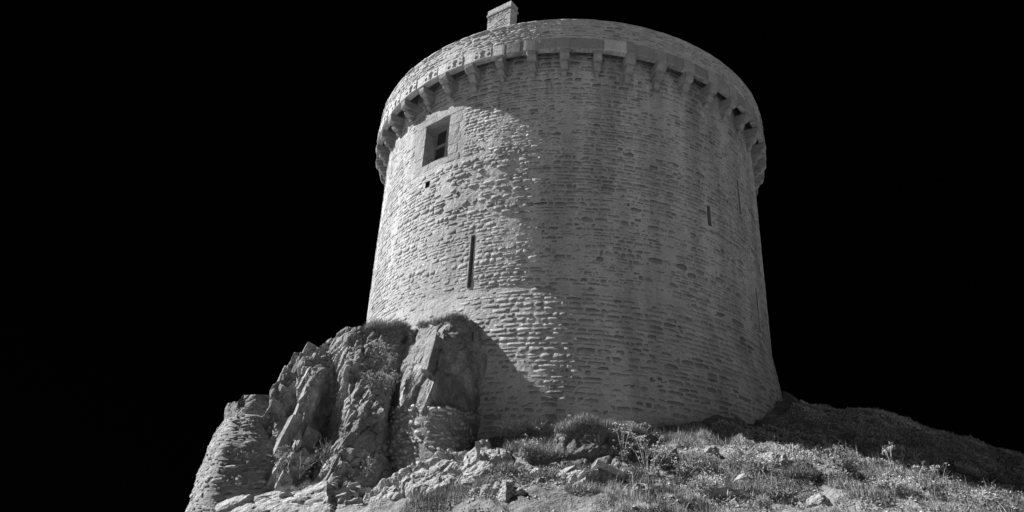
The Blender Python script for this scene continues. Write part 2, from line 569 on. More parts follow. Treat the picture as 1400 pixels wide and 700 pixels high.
def cyl(a, h, r):
    """a in degrees from the side that faces the viewer, h height, r radius"""
    a = np.radians(a)
    return np.stack([r * np.sin(a), TD - r * np.cos(a), h + 0 * a], -1)


DEG = math.degrees(1 / 5.75)        # degrees per metre of wall
tower = obj('castle_tower', None, loc=(0, TD, 3.6), label='massive round grey stone castle tower standing on the rock', cat='tower')
tower.empty_display_size = 1.0
T0 = np.array(tower.location)

OPEN = {  # a0, a1, h0, h1
    'window': (-42.0, -33.0, 11.25, 12.56),
    'slit': (-23.1, -22.1, 7.30, 8.67),
    'slit_right': (37.1, 38.3, 9.46, 10.04),
    'slit_edge': (51.8, 52.35, 10.4, 11.46),
    'slit_low': (58.2, 58.8, 7.3, 8.55),
    'hole': (-39.7, -38.3, 10.5, 10.68),
}


def roughness(a, h):
    """the weathered stretch beside and below the window is torn open"""
    z = np.exp(-(((a + 25) / 13) ** 2 + ((h - 10.1) / 1.3) ** 2))
    z2 = np.exp(-(((a + 10) / 12) ** 2 + ((h - 9.3) / 2.0) ** 2))
    d = np.exp(-(((a + 22.6) / 7) ** 4 + ((h - 8.0) / 1.1) ** 4))          # smooth dressed stretch round the slit
    p = np.exp(-(((a + 38) / 12) ** 4 + ((h - 12.0) / 1.1) ** 4))
    return (0.55 + 1.15 * z + 0.35 * z2) * (1 - 0.75 * d) * (1 - 0.6 * p) * np.where(np.abs(h - 7.12) < 0.16, 0.5, 1)


def wall_relief(a, h):
    P = cyl(a, h, wall_R(h))
    rg = roughness(a, h)
    return 0.010 * rg * fbm(P * 12.0, 3, 21, 0.65) + 0.012 * fbm(P * 1.0, 3, 4) + 0.016 * np.clip(rg - 0.8, 0, 2) * fbm(P * np.array([4.0, 4.0, 7.0]), 4, 33, 0.6)


aa = set(np.round(np.arange(-100, -75, 0.6), 3)) | set(np.round(np.arange(-75, 10, 0.32), 3)) | set(np.round(np.arange(10, 100.01, 0.6), 3)) | set(np.round(np.arange(-180, -99, 4.0), 3)) | set(np.round(np.arange(104, 181, 4.0), 3))
hh = set(np.round(np.arange(2.4, 14.15, 0.038), 3)) | {14.15}
for (a0, a1, h0, h1) in OPEN.values():
    aa = {a for a in aa if min(abs(a - a0), abs(a - a1)) > 0.2} | {a0, a1}
    hh = {h for h in hh if min(abs(h - h0), abs(h - h1)) > 0.02} | {h0, h1}
aa, hh = np.array(sorted(aa)), np.array(sorted(hh))
A, H = np.meshgrid(aa, hh)
W = cyl(A, H, wall_R(H) + wall_relief(A, H))
F = grid_faces(*A.shape)
ac = ((A[:-1, :-1] + A[1:, 1:]) / 2).ravel()
hc = ((H[:-1, :-1] + H[1:, 1:]) / 2).ravel()
keep = np.ones(len(F), bool)
for (a0, a1, h0, h1) in OPEN.values():
    keep &= ~((ac > a0) & (ac < a1) & (hc > h0) & (hc < h1))
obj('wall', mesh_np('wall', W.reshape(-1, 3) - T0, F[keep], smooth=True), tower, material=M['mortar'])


def surf_wall(s, t, r):
    a = s * DEG
    return cyl(a, t, wall_R(t) + wall_relief(a, t) + r)


EX = {  # room left for dressed surrounds, in metres along the wall
    'window': (-42.0 - 4.6, -33.0 + 5.0, 11.0, 12.86),
}
holes = [(a0 / DEG, a1 / DEG, h0, h1) for (a0, a1, h0, h1) in EX.values()]
holes += [(a0 / DEG - 0.02, a1 / DEG + 0.02, h0 - 0.02, h1 + 0.02) for k, (a0, a1, h0, h1) in OPEN.items() if k not in EX]
rr = np.random.default_rng(11)
lo = courses(-100 / DEG, 100 / DEG, 3.0, 7.02, lambda t: rr.uniform(0.10, 0.165), lambda t: rr.uniform(0.12, 0.44), rr, holes, 0.018, 0.006)
band = courses(-100 / DEG, 100 / DEG, 7.02, 7.22, lambda t: 0.2, lambda t: rr.uniform(0.3, 0.8), rr, holes, 0.014)
hi = courses(-100 / DEG, 100 / DEG, 7.22, 12.9, lambda t: rr.uniform(0.06, 0.115) if rr.random() < 0.75 else rr.uniform(0.11, 0.17), lambda t: rr.uniform(0.09, 0.36), rr, holes, 0.013, 0.006)
topc = courses(-100 / DEG, 100 / DEG, 12.9, 13.88, lambda t: rr.uniform(0.10, 0.16), lambda t: rr.uniform(0.16, 0.42), rr, holes, 0.02, 0.005)
rects = np.concatenate([lo, band, hi, topc])
ca, ch = (rects[:, 0] + rects[:, 1]) / 2 * DEG, (rects[:, 2] + rects[:, 3]) / 2
rg = roughness(ca, ch)
proud = rr.normal(0.0045, 0.003, len(rects)) * (0.35 + 0.8 * rg) + 0.007 * fbm(np.stack([ca * 0.09, ch * 0.8, 0 * ca], -1), 3, 64) + np.where(rg > 1.0, rr.normal(0, 0.010, len(rects)), 0)
tone = np.clip(rr.normal(0.93, 0.16, len(rects)), 0.6, 1.2)
tone = np.where(rr.random(len(rects)) < 0.05, tone * 0.72, tone)
tone[len(lo):len(lo) + len(band)] *= 0.9
proud[len(lo):len(lo) + len(band)] -= 0.002
# whole eroded patches of stones have fallen back behind their mortar
fall = (rg > 1.15) & (rr.random(len(rects)) < 0.12)
proud = np.where(fall, -0.02, proud)
V = stone_verts(rects, proud, 0.0036 * rg + 0.0008, surf_wall, rr, 1.8, 0.008)
allV, allT = [V], [tone]

# dressed surrounds of window and slit
dr = []
(a0, a1, h0, h1) = [q / DEG if i < 2 else q for i, q in enumerate(OPEN['window'])]
for side in (-1, 1):
    t, k = h0, 0
    for hgt in (0.30, 0.36, 0.28, 0.37):
        w = (0.34, 0.42)[k % 2]
        dr.append((a0 - w, a0 - 0.004, t + 0.006, t + hgt - 0.006) if side < 0 else (a1 + 0.004, a1 + w, t + 0.006, t + hgt - 0.006))
        t += hgt
        k += 1
dr += [(a0 - 0.42, (a0 + a1) / 2 - 0.1, h1 + 0.006, h1 + 0.28), ((a0 + a1) / 2 - 0.09, a1 + 0.44, h1 + 0.006, h1 + 0.28)]
dr += [(a0 - 0.40, a0 + 0.25, h0 - 0.22, h0 - 0.006), (a0 + 0.26, a1 + 0.42, h0 - 0.22, h0 - 0.006)]
dr = np.array(dr)
DV = stone_verts(dr, np.full(len(dr), 0.009), np.full(len(dr), 0.004), surf_wall, rr, 0.4, 0.009)
DTn = np.clip(rr.normal(1.03, 0.08, len(dr)), 0.85, 1.15)
for i in range(len(dr)):
    c = DV[i].mean(0)
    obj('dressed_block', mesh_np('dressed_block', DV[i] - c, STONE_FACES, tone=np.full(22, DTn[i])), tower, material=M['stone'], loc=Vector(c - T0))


# reveals, window, slits
def reveal(name, key, depth, mat, back=True):
    a0, a1, h0, h1 = OPEN[key]
    r1 = float(wall_R((h0 + h1) / 2)) + 0.012
    r0 = r1 - depth
    q = []
    for r in (r1, r0):
        for (a, h) in ((a0, h0), (a1, h0), (a1, h1), (a0, h1)):
            q.append(cyl(np.array(a), h, r))
    f = [(0, 4, 5, 1), (1, 5, 6, 2), (2, 6, 7, 3), (3, 7, 4, 0)] + ([(4, 7, 6, 5)] if back else [])
    return obj(name, mesh_np(name, np.array(q) - T0, np.array(f), tone=np.ones(8)), tower, material=mat)


reveal('window_reveal', 'window', 0.42, M['corbel'], False)
for key in ('slit', 'slit_right', 'slit_edge', 'slit_low'):
    s = reveal('arrow_slit', key, 0.6, M['corbel'])
    s['label'] = {'slit': 'tall arrow slit in the sunlit side', 'slit_right': 'short arrow slit in the shaded side', 'slit_edge': 'thin upper slit near the right edge', 'slit_low': 'thin lower slit near the right edge'}[key]
reveal('putlog_hole', 'hole', 0.35, M['inside'])


def box_pts(P0, ex, ey, ez):
    """eight corners from a corner and three edge vectors"""
    P0, ex, ey, ez = [np.array(v, float) for v in (P0, ex, ey, ez)]
    return np.array([P0, P0 + ex, P0 + ex + ey, P0 + ey, P0 + ez, P0 + ex + ez, P0 + ex + ey + ez, P0 + ey + ez])


BOXF = np.array([(0, 3, 2, 1), (4, 5, 6, 7), (0, 1, 5, 4), (1, 2, 6, 5), (2, 3, 7, 6), (3, 0, 4, 7)])


def boxes_mesh(name, lst):
    V_ = np.concatenate(lst)
    F_ = np.concatenate([BOXF + 8 * i for i in range(len(lst))])
    return mesh_np(name, V_, F_)


a0, a1, h0, h1 = OPEN['window']
am = (a0 + a1) / 2
rW = float(wall_R(11.9)) - 0.40
C0 = cyl(np.array(am), h0, rW)
ux = np.array([math.cos(rad(am)), math.sin(rad(am)), 0])            # along the wall
un = np.array([math.sin(rad(am)), -math.cos(rad(am)), 0])           # outwards
uz = np.array([0, 0, 1.0])
hw, hgt = 0.50, h1 - h0


def wbox(x0, x1, z0, z1, n0, n1):
    return box_pts(C0 + ux * x0 + uz * z0 + un * n0, ux * (x1 - x0), un * (n1 - n0), uz * (z1 - z0))


wfr = [wbox(-hw, -hw + 0.07, -0.02, hgt + 0.02, 0, 0.06), wbox(hw - 0.16, hw, -0.02, hgt + 0.02, 0, 0.06),
       wbox(-hw + 0.07, hw - 0.16, -0.02, 0.06, 0.002, 0.058), wbox(-hw + 0.07, hw - 0.16, hgt - 0.06, hgt + 0.02, 0.002, 0.058),
       wbox(0.02, 0.09, 0.06, hgt - 0.06, -0.01, 0.08), wbox(-hw + 0.07, 0.02, 0.72, 0.78, 0.0, 0.07), wbox(0.09, hw - 0.16, 0.72, 0.78, 0.0, 0.07)]
win = obj('window', boxes_mesh('window', [w - T0 for w in wfr]), tower, material=M['wood'], label='dark barred window high in the sunlit wall')
obj('pane', boxes_mesh('pane', [wbox(-hw, hw, -0.05, hgt + 0.05, -0.06, -0.03) - T0]), win, material=M['inside'])
for k in range(-4, 9):                                              # diagonal lattice of thin bars
    for sgn in (1, -1):
        x = -0.43 + 0.1 * k if sgn > 0 else -0.43 + 0.1 * k
        p = C0 + un * (0.012 if sgn > 0 else 0.022)
        z0_, z1_ = 0.06, 0.72
        xa, xb = (x, x + 0.5) if sgn > 0 else (x + 0.5, x)
        t0_, t1_ = 0.0, 1.0
        # clip to the left light
        lo_, hi_ = -hw + 0.07, 0.02
        def tcut(v):
            return (v - xa) / (xb - xa)
        ts = sorted((tcut(lo_), tcut(hi_)))
        t0_, t1_ = max(0, ts[0]), min(1, ts[1])
        if t1_ - t0_ < 0.05:
            continue
        b0 = p + ux * (xa + (xb - xa) * t0_) + uz * (z0_ + (z1_ - z0_) * t0_)
        e = (ux * (xb - xa) + uz * (z1_ - z0_)) * (t1_ - t0_)
        obj('bar', boxes_mesh('bar', [box_pts(b0, ux * 0.012, un * 0.01, e) - T0]), win, material=M['iron'])

# wall-walk behind the parapet
ring = np.radians(np.arange(0, 360, 5))
dv = np.array([(5.7 * math.sin(q), TD - 5.7 * math.cos(q), 14.13) for q in ring] + [(0, TD, 14.15)]) - T0
obj('wall_walk', mesh_np('wall_walk', dv, np.array([(i, (i + 1) % 72, 72) for i in range(72)])), tower, material=M['mortar'])

cr_ = np.arange(-180, 180.1, 3.0)  # unseen ring added over the machicolation slots to keep stray sun out
cv_ = np.concatenate([cyl(cr_, 14.12, np.full_like(cr_, 5.65)), cyl(cr_, 14.12, np.full_like(cr_, 6.06)), cyl(cr_, 14.18, np.full_like(cr_, 5.65)), cyl(cr_, 14.18, np.full_like(cr_, 6.06))]) - T0
nc = len(cr_)
obj('slot_sun_cover', mesh_np('slot_sun_cover', cv_, np.array([(i, i + 1, nc + i + 1, nc + i) for i in range(nc - 1)] + [(2 * nc + i, 3 * nc + i, 3 * nc + i + 1, 2 * nc + i + 1) for i in range(nc - 1)])), tower, material=M['wood'])

# parapet core: a ring carried by the corbels, open behind
PR0, PR1, PH0, PH1 = 6.03, 6.165, 13.66, 14.66
pa = np.concatenate([np.arange(-180, -100, 4.0), np.arange(-100, 100.1, 0.8), np.arange(104, 180, 4.0)])
prof = [(PR0, PH0)] + [(PR1, h) for h in np.arange(PH0, PH1 + 0.001, 0.1)] + [(PR1 - 0.05, PH1 + 0.015), (PR0, PH1 + 0.015)]
pv = []
for (r, h) in prof:
    P = cyl(pa, np.full_like(pa, h), r)
    n = (0.012 * fbm(P * 5, 4, 8) + 0.01 * fbm(P * 1.2, 3, 2)) * (r > 6.1)
    up_ = 0.035 * fbm(np.stack([pa * 0.35, pa * 0, pa * 0], -1), 4, 12, 0.6) * (h > PH1)
    pv.append(cyl(pa, h + up_, r + n))
pv = np.array(pv)
nu = len(pa)
pf = []
for i in range(len(prof)):
    j = (i + 1) % len(prof)
    for k in range(nu):
        k2 = (k + 1) % nu
        pf.append((i * nu + k, i * nu + k2, j * nu + k2, j * nu + k))
obj('parapet', mesh_np('parapet', pv.reshape(-1, 3) - T0, np.array(pf), smooth=False), tower, material=M['parapet_mortar'])


def surf_par(s, t, r):
    a = s * DEG
    P = cyl(a, t, np.full_like(a, PR1))
    return cyl(a, t, PR1 + 0.012 * fbm(P * 5, 4, 8) + r)


prr = np.random.default_rng(5)
pr1 = courses(-100 / DEG, 100 / DEG, 14.02, 14.58, lambda t: prr.uniform(0.06, 0.11), lambda t: prr.uniform(0.10, 0.34), prr, (), 0.02, 0.010)
pr2 = courses(-100 / DEG, 100 / DEG, 14.58, 14.665, lambda t: 0.09, lambda t: prr.uniform(0.25, 0.6), prr, (), 0.014, 0.004)
prect = np.concatenate([pr1, pr2])
pproud = prr.normal(0.010, 0.006, len(prect))
ptone = np.clip(prr.normal(0.95, 0.17, len(prect)), 0.55, 1.35)
PV = stone_verts(prect, pproud, np.full(len(prect), 0.005), surf_par, prr, 1.8)
W_ = PV.reshape(-1, 3) - T0
F_ = (STONE_FACES[None] + (np.arange(len(prect)) * 22)[:, None, None]).reshape(-1, 4)
obj('parapet_stones', mesh_np('parapet_stones', W_, F_, smooth=np.tile(STONE_SMOOTH, len(prect)), tone=np.repeat(ptone, 22)), tower, material=M['parapet'], kind='stuff')

# corbels: three stepped stones with rounded noses
STEP = 8.0
A_CORB = [-1.6 + STEP * k for k in range(-12, 13)]


_cs = [0]


def corbel_mesh(name, r1, z0, z1, w, nose, r0=5.55):
    _cs[0] += 1
    pr = [(r0, z0), (r1 - nose, z0)]
    for q in range(1, 6):
        t = q / 6 * math.pi / 2
        pr.append((r1 - nose + nose * math.sin(t), z0 + nose * (1 - math.cos(t)) * 1.1))
    pr += [(r1, z0 + nose * 1.1), (r1, z1 - 0.02), (r1 - 0.02, z1), (r0, z1)]
    b = 0.018
    v, n = [], len(pr)
    for (x, k) in ((-w / 2, 1), (-w / 2 + b, 0), (w / 2 - b, 0), (w / 2, 1)):
        for i, (r, z) in enumerate(pr):
            dr_ = b * k if r > r0 + 0.01 else 0
            dz_ = (b * k if i <= 2 else (-b * k if i >= n - 2 else 0))
            v.append((x, -(r - dr_), z + dz_))
    v = np.array(v)
    v[:, 1] += 0.022 * fbm(v * 11 + _cs[0] * 3.7, 3, 5)
    v[:, 0] += 0.022 * fbm(v * 8 + _cs[0] * 3.7, 3, 6)
    f = []
    for c in range(3):
        for i in range(n):
            j = (i + 1) % n
            f.append((c * n + i, c * n + j, (c + 1) * n + j, (c + 1) * n + i))
    me = mesh_np(name, v, [np.array(f), np.array([list(range(n))[::-1]]), np.array([[3 * n + i for i in range(n)]])])
    me.materials.append(M['corbel'])
    return me


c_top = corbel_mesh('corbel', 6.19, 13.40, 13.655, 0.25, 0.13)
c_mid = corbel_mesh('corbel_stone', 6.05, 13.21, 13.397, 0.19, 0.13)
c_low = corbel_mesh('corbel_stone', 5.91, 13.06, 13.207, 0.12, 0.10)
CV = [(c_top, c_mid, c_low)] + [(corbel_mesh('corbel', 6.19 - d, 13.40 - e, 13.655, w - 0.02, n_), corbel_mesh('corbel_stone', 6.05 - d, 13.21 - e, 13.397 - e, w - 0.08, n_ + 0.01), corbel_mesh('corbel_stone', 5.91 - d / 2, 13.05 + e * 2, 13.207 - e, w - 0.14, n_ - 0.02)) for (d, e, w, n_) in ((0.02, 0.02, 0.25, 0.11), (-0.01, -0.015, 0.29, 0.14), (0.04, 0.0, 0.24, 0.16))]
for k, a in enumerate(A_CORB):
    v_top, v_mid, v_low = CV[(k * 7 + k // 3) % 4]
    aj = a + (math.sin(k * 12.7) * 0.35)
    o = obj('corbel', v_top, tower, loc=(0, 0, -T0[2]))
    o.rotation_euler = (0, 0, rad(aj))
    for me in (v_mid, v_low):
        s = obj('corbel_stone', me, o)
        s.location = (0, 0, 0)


# lintels between the corbels and bearing blocks above them
def bent(name, P2, r_in, r_out, a_mid, faces, h_base, mat, tone=1.0, parent=tower):
    """P2: n x 3 (x along, z up, d 0..1 depth) bent to the parapet's curve"""
    P2 = np.asarray(P2, float)
    r = r_in + (r_out - r_in) * P2[:, 2]
    return obj(name, mesh_np(name, cyl(a_mid + P2[:, 0] * math.degrees(1 / 6.2), h_base + P2[:, 1], r) - T0, faces, tone=np.full(len(P2), tone)), parent, material=mat)


def curved_block(name, a0, a1, h0, h1, r0, r1, mat, tone=1.0, parent=tower, jit=0.004):
    n = 6
    w = rad(a1 - a0) * 6.2
    pts, f = [], []
    for i in range(n + 1):
        x = -w / 2 + w * i / n
        for (z, d) in ((0, 0), (0.0, 0.94), (0.012, 1), (h1 - h0 - 0.012, 1), (h1 - h0, 0.94), (h1 - h0, 0)):
            e = 0.04 if i in (0, n) else 0
            pts.append((x, z, d - (e if d > 0.5 else 0)))
    m_ = 6
    for i in range(n):
        for j in range(m_):
            k = (j + 1) % m_
            f.append((i * m_ + j, (i + 1) * m_ + j, (i + 1) * m_ + k, i * m_ + k))
    pts = np.array(pts)
    pts[:, 1] += np.random.default_rng(int((a0 + 200) * 10)).normal(0, jit, len(pts))
    return bent(name, pts, r0, r1, (a0 + a1) / 2, [np.array(f), np.array([list(range(m_))]), np.array([[n * m_ + j for j in range(m_)][::-1]])], h0, mat, tone, parent)


def tracery_mesh(w, h):
    """front plate with a keyhole arch, two notches and two roundels cut through"""
    cu = bpy.data.curves.new('tracery', 'CURVE')
    cu.dimensions = '2D'
    cu.fill_mode = 'BOTH'
    cu.extrude = 0.5

    def poly(pts):
        sp = cu.splines.new('POLY')
        sp.points.add(len(pts) - 1)
        for p, q in zip(sp.points, pts):
            p.co = (q[0], q[1], 0, 1)
        sp.use_cyclic_u = True
    nx = 8
    poly([(-w / 2 + w * i / nx, 0) for i in range(nx + 1)] + [(w / 2 - w * i / nx, h) for i in range(nx + 1)])
    arch = [(0.085 * math.cos(t), 0.205 + 0.085 * math.sin(t)) for t in np.linspace(-math.pi * 0.3, math.pi * 1.3, 13)]
    poly(arch[::1] + [(-0.07, 0.10), (-0.075, 0.03), (0.075, 0.03), (0.07, 0.10)])
    for sg in (-1, 1):
        poly([(sg * 0.13, 0.305), (sg * 0.245, 0.305), (sg * 0.235, 0.21), (sg * 0.15, 0.235)])
        poly([(sg * 0.185 + 0.058 * math.cos(t), 0.105 + 0.062 * math.sin(t)) for t in np.linspace(0, 2 * math.pi, 11)[:-1]])
    o = bpy.data.objects.new('tmp', cu)
    COL.objects.link(o)
    me = bpy.data.meshes.new_from_object(o)
    bpy.data.objects.remove(o)
    co = np.zeros(len(me.vertices) * 3, np.float32)
    me.vertices.foreach_get('co', co)
    return me, co.reshape(-1, 3)


for k in range(len(A_CORB) - 1):
    a0, a1 = A_CORB[k] + 1.75, A_CORB[k + 1] - 1.75
    mid = (a0 + a1) / 2
    b0, b1 = A_CORB[k] - 1.65, A_CORB[k] + 1.65
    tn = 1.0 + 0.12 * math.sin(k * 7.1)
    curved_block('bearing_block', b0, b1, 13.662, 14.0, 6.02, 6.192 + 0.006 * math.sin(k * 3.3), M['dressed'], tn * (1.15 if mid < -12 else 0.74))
    if -72 < mid < -16:
        base = curved_block('tracery_panel', a0, a1, 13.66, 14.0, 6.02, 6.15, M['dressed'], 0.8)
        me, co = tracery_mesh(rad(a1 - a0) * 6.2, 0.335)
        P2 = np.c_[co[:, 0], co[:, 1], co[:, 2] + 0.5]
        r = 6.152 + 0.056 * P2[:, 2]
        W3 = cyl(mid + P2[:, 0] * math.degrees(1 / 6.2), 13.663 + P2[:, 1], r) - T0
        me.vertices.foreach_set('co', W3.astype(np.float32).ravel())
        me.update()
        at_ = me.attributes.new('tone', 'FLOAT', 'POINT')
        at_.data.foreach_set('value', np.full(len(co), 1.22, np.float32))
        obj('tracery', me, base, material=M['dressed'])
    elif 6 < mid < 14:
        curved_block('lintel', A_CORB[k] + 0.2 + 1.5, a1 + 0.8, 13.66, 14.0, 6.02, 6.212, M['dressed'], 1.25)['label'] = 'pale smooth lintel block under the parapet'
    else:
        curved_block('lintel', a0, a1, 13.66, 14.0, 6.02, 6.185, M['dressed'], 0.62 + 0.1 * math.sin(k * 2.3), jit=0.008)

# chimney above the parapet
ch_B, ch_A = np.array([-1.84, 17.50]), np.array([-2.58, 17.96])
ax_ = (ch_A - ch_B) / np.linalg.norm(ch_A - ch_B)
bx_ = np.array([ax_[1], -ax_[0]])
if bx_[1] < 0:
    bx_ = -bx_
LA, LB = 0.87, 0.34


def chp(x, y, z):
    return np.array([*(ch_B + ax_ * x + bx_ * y), z])


def ch_box(x0, x1, y0, y1, z0, z1):
    P = np.array([chp(x, y, z) for z in (z0, z1) for (x, y) in ((x0, y0), (x1, y0), (x1, y1), (x0, y1))])
    return P - T0


chim = obj('chimney', mesh_np('chimney', ch_box(0, LA, 0, LB, 13.85, 17.50), BOXF), tower, material=M['parapet_mortar'])
cap = obj('chimney_cap', mesh_np('chimney_cap', ch_box(-0.035, LA + 0.035, -0.035, LB + 0.035, 17.502, 17.57), BOXF), chim, material=M['corbel'])
obj('chimney_cap', mesh_np('chimney_cap', ch_box(-0.01, LA + 0.01, -0.01, LB + 0.01, 17.572, 17.75), BOXF), chim, material=M['parapet_mortar'])
crr = np.random.default_rng(3)
for (face, ln) in (('front', LA), ('side', LB)):
    cr = courses(0.01, ln - 0.02, 15.2, 17.49, lambda t: crr.uniform(0.05, 0.09), lambda t: crr.uniform(0.1, 0.28), crr, ((ln - 0.01, ln + 9, 0, 99), (-9, 0.012, 0, 99)), 0.012)

    def surf_ch(s, t, r, face=face):
        if face == 'front':
            xy = ch_B[None, None] + ax_ * s[..., None] - bx_ * r[..., None]
        else:
            xy = ch_B[None, None] + bx_ * s[..., None] - ax_ * r[..., None]
        return np.concatenate([xy, t[..., None]], -1)
    cv = stone_verts(cr, crr.normal(0.008, 0.006, len(cr)), np.full(len(cr), 0.005), surf_ch, crr)
    W_ = cv.reshape(-1, 3) - T0
    F_ = (STONE_FACES[None] + (np.arange(len(cr)) * 22)[:, None, None]).reshape(-1, 4)
    obj('chimney_stones', mesh_np('chimney_stones', W_, F_, tone=np.repeat(np.clip(crr.normal(1.0, 0.1, len(cr)), 0.7, 1.3), 22)), chim, material=M['parapet'], kind='stuff')

allV, allT = np.concatenate(allV), np.concatenate(allT)
cen = allV.mean(1)
area = np.linalg.norm(np.cross(allV[:, 11] - allV[:, 0], allV[:, 3] - allV[:, 8]), axis=1)
nrm = np.c_[cen[:, 0], cen[:, 1] - TD, 0 * cen[:, 0]]
nrm /= np.linalg.norm(nrm, axis=1)[:, None]
dist = np.linalg.norm(cen, axis=1)
face = np.clip(-(nrm * cen).sum(1) / dist, 0, 1)
vis = (cen[:, 2] > 4.1) & ~((cen[:, 0] < -1.6) & (cen[:, 2] < 6.3))
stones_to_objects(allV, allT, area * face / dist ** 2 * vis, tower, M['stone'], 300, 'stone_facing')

# ------------------------------------------------------------------ lofted rock: polylines of ridges and clefts, broken up by fractures
def loft_grid(cols, step, back=1.6, top_back=1.2, curve=False):
    cols = [np.array(c, float) for c in cols]
    L_ = max(np.linalg.norm(np.diff(c, axis=0), axis=1).sum() for c in cols)
    nv = int(L_ / step) + 2
    tv = np.linspace(0, 1, nv)
    res = []
    for c in cols:
        s = np.r_[0, np.cumsum(np.linalg.norm(np.diff(c, axis=0), axis=1))]
        s /= s[-1]
        res.append(np.stack([np.interp(tv, s, c[:, i]) for i in range(3)], -1))
    G = [res[0]]
    for c, (p, q) in enumerate(zip(res[:-1], res[1:])):
        n = max(2, int(np.linalg.norm(p - q, axis=1).mean() / step))
        o_, r_ = res[max(c - 1, 0)], res[min(c + 2, len(res) - 1)]
        for i in range(1, n + 1):
            t = i / n
            if curve:
                G.append(0.5 * (2 * p + (q - o_) * t + (2 * o_ - 5 * p + 4 * q - r_) * t * t + (3 * p - o_ - 3 * q + r_) * t ** 3))
            else:
                G.append(p + (q - p) * t)
    G = np.stack(G, 1)                                    # nv x nu x 3, top first
    nb = max(2, int(back / step / 2))
    l_ = np.stack([G[:, 0] + np.array([0.25 * (i / nb), back * i / nb, -0.15 * i / nb]) for i in range(nb, 0, -1)], 1)
    r_ = np.stack([G[:, -1] + np.array([-0.25 * (i / nb), back * i / nb, -0.15 * i / nb]) for i in range(1, nb + 1)], 1)
    G = np.concatenate([l_, G, r_], 1)
    nt = max(2, int(top_back / step / 2))
    t_ = np.stack([G[0] + np.array([0, top_back * i / nt, 0.0 - 0.12 * i / nt]) for i in range(nt, 0, -1)], 0)
    return np.concatenate([t_, G], 0), nt, nb


def grid_normals(G):
    du = np.gradient(G, axis=1)
    dv = np.gradient(G, axis=0)
    n = np.cross(dv, du)
    n /= np.linalg.norm(n, axis=-1, keepdims=True) + 1e-9
    # smooth a little so that displaced creases do not tear
    for _ in range(2):
        m_ = n.copy()
        m_[1:-1, 1:-1] = n[1:-1, 1:-1] * 2 + n[:-2, 1:-1] + n[2:, 1:-1] + n[1:-1, :-2] + n[1:-1, 2:]
        n = m_ / (np.linalg.norm(m_, axis=-1, keepdims=True) + 1e-9)
    return n


def fracture(P, amp, seed, dip=(-0.4, 0.2), size=1.0, aniso=(1.0, 1.0, 0.32)):
    """blocky jointing along steep planes, plus weathered roughness"""
    Q = P.copy()
    Q[..., 0] = P[..., 0] + dip[0] * P[..., 2]
    Q = Q * np.array(aniso) / size
    Q = Q + 0.10 * np.stack([fbm(P * 1.5, 3, seed + 40), fbm(P * 1.5, 3, seed + 41), fbm(P * 1.5, 3, seed + 42)], -1)
    d = 0
    for k, (sc, w) in enumerate(((1.2, 1.0), (2.9, 0.55), (7.0, 0.2))):
        f1, f2, rv, dv = voronoi(Q * sc, seed + 7 * k)
        ang = rv * 6.28
        plane = dv[..., 0] * np.cos(ang * 3.7) * 1.1 + dv[..., 2] * np.sin(ang * 5.3) * 1.1 + dv[..., 1] * np.cos(ang * 9.1)
        d = d + w * ((rv - 0.5) * 1.0 + plane * 0.8)
        d = d - w * 0.75 * np.exp(-((f2 - f1) / 0.06) ** 2)
    c = (P[..., 0] * 0.93 + dip[0] * 0.9 * P[..., 2] + 0.25 * P[..., 1]) * 2.1 / size + 0.8 * fbm(P * 0.9, 3, seed + 30)
    for k, w in ((1.0, 0.5), (2.7, 0.22)):
        s = c * k + 0.3 * k
        fr = s - np.floor(s)
        d = d + w * (np.minimum(fr / 0.75, (1 - fr) / 0.25) - 0.5) * (0.4 + 1.2 * _hash(np.floor(s), np.floor(P[..., 2] * 0.8 + fr * 0), np.floor(s) * 0, seed))
    return amp * (0.8 * d + 0.2 * fbm(P * 2.2, 5, seed + 60, 0.5) + 0.26 * fbm(P * 7, 4, seed + 80, 0.7))


import bmesh


def unit(v):
    v = np.array(v, float)
    return v / np.linalg.norm(v)


def hull_block(c, L, N1, N2, dl, d1, d2, q):
    """an angular block: jittered box along three joint directions, corners knocked off, taken as a convex hull"""
    pts = []
    for i in (-1, 1):
        for j in (-1, 1):
            for k in (-1, 1):
                p = np.array([i * dl, j * d1, k * d2]) * q.uniform(0.72, 1.08, 3)
                if q.random() < 0.45:
                    t = q.uniform(0.25, 0.6)
                    for ax in range(3):
                        e = p.copy()
                        e[ax] *= 1 - t * q.uniform(0.5, 1.2)
                        pts.append(e)
                else:
                    pts.append(p)
    P = np.array(pts)
    P = c + P[:, :1] * L + P[:, 1:2] * N1 + P[:, 2:] * N2
    bm_ = bmesh.new()
    for p in P:
        bm_.verts.new(p)
    r = bmesh.ops.convex_hull(bm_, input=bm_.verts)
    bmesh.ops.delete(bm_, geom=list({g for g in r['geom_interior'] + r['geom_unused'] if isinstance(g, bmesh.types.BMVert)}), context='VERTS')
    bmesh.ops.subdivide_edges(bm_, edges=bm_.edges[:], cuts=3, use_grid_fill=True)
    bmesh.ops.triangulate(bm_, faces=bm_.faces[:])
    bm_.verts.index_update()
    V_ = np.array([v.co[:] for v in bm_.verts])
    F_ = np.array([[v.index for v in f.verts] for f in bm_.faces if len(f.verts) == 3])
    bm_.free()
    nn = V_ - c
    nn = nn / (np.linalg.norm(nn, axis=1)[:, None] + 1e-6)
    sz = min(d1, d2)
    V_ = V_ + nn * (0.30 * sz * fbm(V_ * (0.35 / sz), 4, 17, 0.6) + 0.012 * fbm(V_ * 14, 2, 18))[:, None]
    return V_, F_


